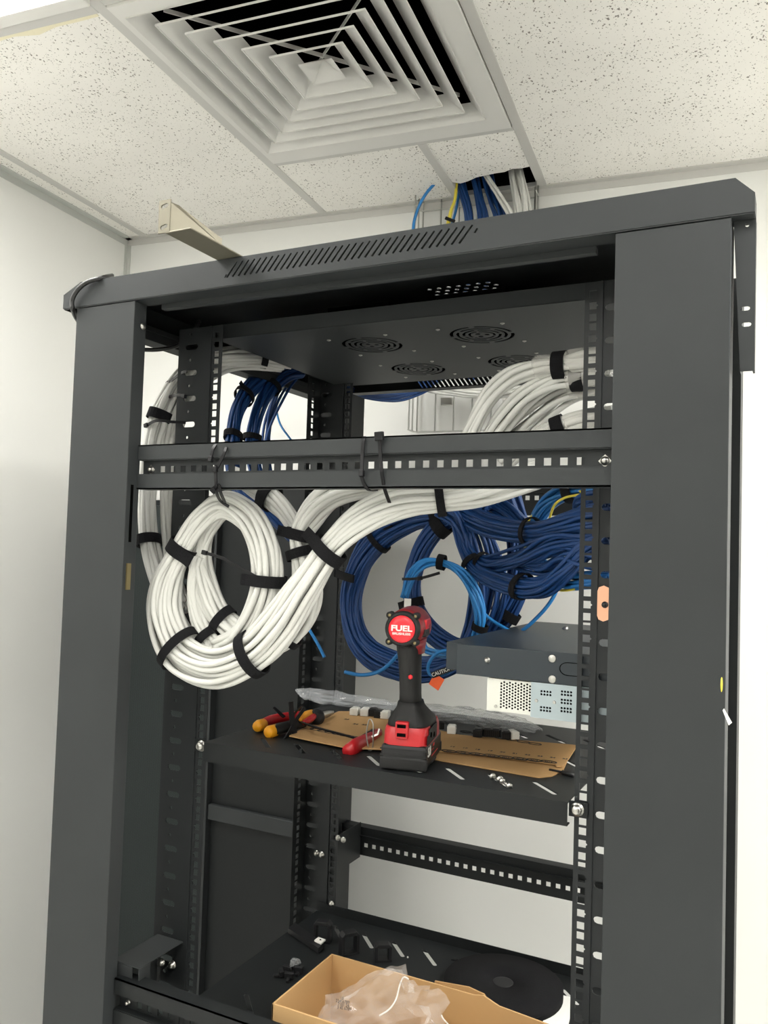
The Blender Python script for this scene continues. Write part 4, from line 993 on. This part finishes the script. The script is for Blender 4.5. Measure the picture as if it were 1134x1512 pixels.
# long clear bag
def crumple(label, P, m, seed, name='plastic_bag', sides=22, flat=.35, amp=.25):
    rnd = random.Random(seed); S = spline([(*at(a, b, Y=c), r) for a, b, c, r in P], 7); mb = MB(); n = len(S)
    vs = []; pts = [Vector(q[:3]) for q in S]
    prev = [1]*sides
    for i in range(n):
        T = (pts[min(i+1, n-1)]-pts[max(i-1, 0)]).normalized(); u = Vector((0, 0, 1)); u = (u-T*u.dot(T)).normalized(); v = T.cross(u)
        cur = []
        for k in range(sides):
            f = .6*prev[k]+.4*(1+rnd.uniform(-amp, amp)*1.6); cur.append(f); a = 2*math.pi*k/sides
            vs.append(pts[i]+(v*math.cos(a)+u*math.sin(a)*flat)*S[i][3]*f)
        prev = cur
    fs = [(i*sides+k, i*sides+(k+1) % sides, (i+1)*sides+(k+1) % sides, (i+1)*sides+k) for i in range(n-1) for k in range(sides)]
    mb._add(vs, fs, False); o = mb.build(name, m); tag(o, label, 'plastic bag'); return o
crumple('long crumpled clear plastic bag lying along the back of the shelf',
        [(437, 1018, .38, .004), (452, 1024, .385, .024), (480, 1028, .39, .028), (530, 1036, .395, .026), (580, 1044, .40, .026), (640, 1052, .40, .030), (700, 1058, .40, .034), (745, 1066, .40, .030), (775, 1072, .39, .022), (796, 1080, .38, .012)], 'bag', 7, flat=.42)

# nuts and bolts at the shelf front
for lb, (a, b), (c, d) in (('small zinc bolt lying near the shelf front, left of two', (727, 1147), (740, 1153)), ('small zinc bolt lying near the shelf front, right of two', (738, 1151), (751, 1160))):
    q0, q1 = at(a, b, Z=.0125), at(c, d, Z=.0125); t = thing('bolt', lb, 'bolt', q0)
    MB().cyl(q0, q1, .0020, 8).build('shank', 'steel', t); dd = (q1-q0).normalized()
    MB().cyl(q1, q1+dd*.004, .0046, 6).build('head', 'steel', t)
    MB().cyl(q0, q0+dd*.0015, .0052, 12).build('washer', 'steel', t)
q = at(830, 1140, Z=.013)
MB().cyl(q, q+Vector((.018, -.004, -.002)), .0035, 8).cyl(q+Vector((-.02, .003, 0)), q, .0018, 6).build('cable_end', 'blackp', label='small black cable end beyond the cardboard at the right', cat='cable end')
# strip and yellow dot at the right post
MB().prism([at(1067, 1049, Y=-.138), at(1069, 1046, Y=-.138), at(1081, 1067, Y=-.138), at(1076, 1071, Y=-.138)], (0, -.0004, 0)).build('paper_strip', 'paper', label='small white paper strip sticking out at the right post edge', cat='paper strip')
q = at(1067, 1011, Y=-.1385)
MB().lathe([(.008, 0), (.008, .0006)], 16, Matrix.Translation(q+Vector((-.001, 0, 0))) @ Matrix.Rotation(math.pi/2, 4, 'X') @ Matrix.Scale(.14, 4, (1, 0, 0))).build('sticker', 'ycable', label='tiny yellow sticker at the right post edge', cat='sticker')

# ------------------------------------------------------------------ lower shelf
Z2 = -.4390
bx = thing('cardboard_box', 'open cardboard box on the lower shelf', 'box', (.10, .02, Z2))
x0, x1, y0, y1, zt = -.112, .36, -.069, .103, -.330
x1 = .330
th = .003
MB().box(x0, x1, y0, y1, Z2, Z2+.003).build('bottom', 'cardin', bx)
MB().box(x0, x0+th, y0, y1, Z2+.003, zt).build('side_wall', 'cardin', bx, bevel=.0006)
MB().prism([(x0, y1, Z2), (x0, y1, zt), (.135, y1, zt), (.150, y1, zt+.003), (.175, y1, zt-.006), (x1-.05, y1, zt-.014), (x1-.05, y1, Z2)], (0, -th, 0)).build('back_wall', 'cardin', bx, bevel=.0006)
MB().box(x0, x1-.05, y0, y0+th, Z2, zt).build('front_wall', 'cardin', bx, bevel=.0006)
MB().box(x1-.053, x1-.05, y0, y1, Z2, zt-.01).build('side_wall', 'cardin', bx, bevel=.0006)
MB().prism([(.07, y1+.0005, zt-.02), (.07, y1+.0005, zt+.002), (.125, y1+.0005, zt+.007), (.150, y1+.0005, zt+.003), (.16, y1+.0005, zt-.01)], (0, .003, 0)).build('flap_edge', 'card', bx)
# crumpled bag in the box
rnd = random.Random(11); bm2 = bmesh.new(); bmesh.ops.create_icosphere(bm2, subdivisions=4, radius=1)
from mathutils import noise as mnoise
for v in bm2.verts:
    d = v.co.copy(); f = 1+.30*mnoise.noise(d*2.1+Vector((3, 1, 4)))+.20*abs(mnoise.noise(d*5+Vector((7, 2, 1))))+.07*mnoise.noise(d*13)
    f *= 1+.10*mnoise.noise(d*7+Vector((5, 5, 5))); v.co = Vector((d.x*.080*f, d.y*.062*f, d.z*.070*f))
    if v.co.z > 0: v.co.z *= 1.15; v.co.x += v.co.z*.55
mbx = MB(); mbx.bm.free(); mbx.bm = bm2
for v in bm2.verts: v.co += Vector((.012, .012, -.372))
for v in bm2.verts: v.co.y = max(min(v.co.y, .098), -.064); v.co.x = max(v.co.x, -.106); v.co.z = max(v.co.z, Z2+.004)
pb = mbx.build('plastic_bag', 'bagp'); tag(pb, 'crumpled clear plastic bag inside the open cardboard box', 'plastic bag')
for i, s_ in enumerate(('10', '23456789', '7181 24', '3 45 6789')):
    p = at(505+i*1.0, 1474+i*5.0, Y=-.055); 
    text('printed_lettering', s_, .0055, 'ink', frame_m(p, (1, 0, .12), (0, -1, .3)), pb, .0001)
# scraps of cable and shavings in the box
for i in range(3):
    r2 = random.Random(40+i); p = Vector((.03+r2.uniform(0, .12), r2.uniform(-.02, .07), -.395)); S = [p+Vector((.02*k+r2.uniform(-.008, .008), r2.uniform(-.012, .012), .012*k+r2.uniform(-.006, .006))) for k in range(4)]
    MB().tube([Vector(q) for q in spline([tuple(q) for q in S], 4)], .0016, 6).build('cable_offcut', 'white', label='short pale cable offcut inside the cardboard box', cat='cable offcut', group='cable offcuts in the cardboard box')
P = [(603, 1446, .09), (596, 1443, .085), (590, 1455, .08), (585, 1475, .06), (575, 1490, .05), (560, 1500, .04)]
MB().tube([Vector(q) for q in spline([tuple(at(a, b, Y=c)) for a, b, c in P], 5)], .0013, 6).build('string', 'bagp' if False else 'white', label='thin pale string hooked over the back rim of the box', cat='string')
P = [(652, 1499, .09), (655, 1505, .085), (664, 1515, .08)]
MB().tube([Vector(q) for q in spline([tuple(at(a, b, Y=c)) for a, b, c in P], 5)], .0011, 6).build('string', 'white', label='short pale string at the right inside the box', cat='string')

# black velcro roll
q = at(757, 1447, Z=Z2)
rl = thing('strap_roll', 'flat black roll of hook and loop tape lying behind the box', 'tape roll', (.105, .345, Z2))
MB().lathe([(.018, 0), (.104, 0), (.104, .016), (.018, .016), (.018, 0.0005)], 48, Matrix.Translation((.105, .335, Z2+.0005))).build('wound_tape', 'velcro', rl)
MB().lathe([(.016, 0), (.018, 0), (.018, .0163), (.016, .0163)], 32, Matrix.Translation((.105, .335, Z2+.0005))).build('core', 'blackp', rl)
MB().prism([at(666, 1418, Z=Z2+.010), at(700, 1419, Z=Z2+.006), at(690, 1424, Z=Z2+.003)], (0, 0, .002)).build('loose_end', 'velcro', rl)
MB().prism([at(812, 1465, Z=Z2+.0006), at(848, 1474, Z=Z2+.0006), at(838, 1520, Z=Z2+.0006), at(800, 1515, Z=Z2+.0006)], (0, 0, .0006)).build('paper_sheet', 'paper', label='white paper sheet on the lower shelf beside the black roll', cat='paper')
# cable rings (plastic) at the back left of the lower shelf
def cring(label, px_, py_, h, w_, rot, z=Z2):
    p = at(px_, py_, Z=z); t = thing('cable_ring', label, 'cable ring', p, rot=rot)
    mt = Matrix.Translation(p) @ Matrix.Rotation(rot, 4, 'Z')
    o = [(-w_/2, 0), (-w_/2, h*.85), (-w_/2+.006, h), (w_/2-.006, h), (w_/2, h*.85), (w_/2, 0), (w_/2-.006, 0), (w_/2-.006, h*.82), (w_/2-.009, h-.007), (-w_/2+.009, h-.007), (-w_/2+.006, h*.82), (-w_/2+.006, 0)]
    MB(mt).prism([(a, -.009, b) for a, b in o], (0, .018, 0)).build('loop', 'blackp', t, bevel=.001)
    MB(mt).box(-w_/2, w_/2, -.009, .009, 0, .004).build('base', 'blackp', t)
cring('black plastic cable ring standing at the back left of the lower shelf', 476, 1390, .040, .034, .3)
cring('black plastic cable ring right of the white adhesive pad', 515, 1408, .042, .036, .9)
cring('black plastic cable ring standing behind the box, nearest the white slots', 565, 1418, .032, .032, .6)
pp = [at(425, 1378, Z=Z2+.002), at(436, 1370, Z=Z2+.002), at(478, 1400, Z=Z2+.002), at(470, 1408, Z=Z2+.002)]
MB().prism(pp, (0, 0, .010)).build('cable_cover', 'blackp', label='flat black plastic cover piece lying on the lower shelf at the left', cat='plastic piece')
t = thing('adhesive_pad', 'small white square pad with dark centre on the lower shelf', 'adhesive pad', at(472, 1388, Z=Z2+.014))
MB().prism([at(464, 1388, Z=Z2+.016), at(470, 1383, Z=Z2+.016), at(481, 1387, Z=Z2+.016), at(474, 1393, Z=Z2+.016)], (0, 0, -.003)).build('pad', 'white', t, bevel=.0006)
MB().cyl(at(473, 1388, Z=Z2+.016), at(473, 1388, Z=Z2+.0165), .002, 8).build('dot', 'ink', t)
rnd = random.Random(3)
for i, (a, b) in enumerate(((415, 1442), (424, 1436), (433, 1430), (441, 1437), (427, 1446))):
    p = at(a, b, Z=Z2); r2 = rnd.uniform(0, 3)
    mb = MB(Matrix.Translation(p) @ Matrix.Rotation(r2, 4, 'Z')).box(-.014, .014, -.003, .003, 0, .005).box(-.004, .004, -.008, .008, .002, .012)
    mb.build('plastic_clip', 'blackp', bevel=.001, label='black plastic clip '+('at the left end of the heap beside the box', 'at the back left of the heap beside the box', 'in the middle back of the heap beside the box', 'at the right end of the heap beside the box', 'at the front of the heap beside the box')[i], cat='clip', group='black clips left of the box')
q = at(431, 1424, Z=Z2+.012)
MB().prism([at(428, 1428, Z=Z2+.012), at(429, 1417, Z=Z2+.026), at(437, 1418, Z=Z2+.022), at(440, 1424, Z=Z2+.012)], (.002, .008, 0)).build('clear_clip', 'bag', label='shiny clear plastic clip on top of the black clip heap', cat='clip')
MB().ribbon([at(698, 1402, Z=Z2+.001), at(706, 1404, Z=Z2+.002), at(716, 1403, Z=Z2+.001)], .0015, .0008, (0, 1, 0)).build('wire_scrap', 'white', label='tiny white wire scrap near the back of the lower shelf', cat='wire scrap')
MB().cyl(at(602, 1414, Z=Z2), at(602, 1413, Z=Z2+.002), .0016, 8).build('crumb', 'white', label='tiny white crumb on the lower shelf right of the middle slot', cat='crumb')
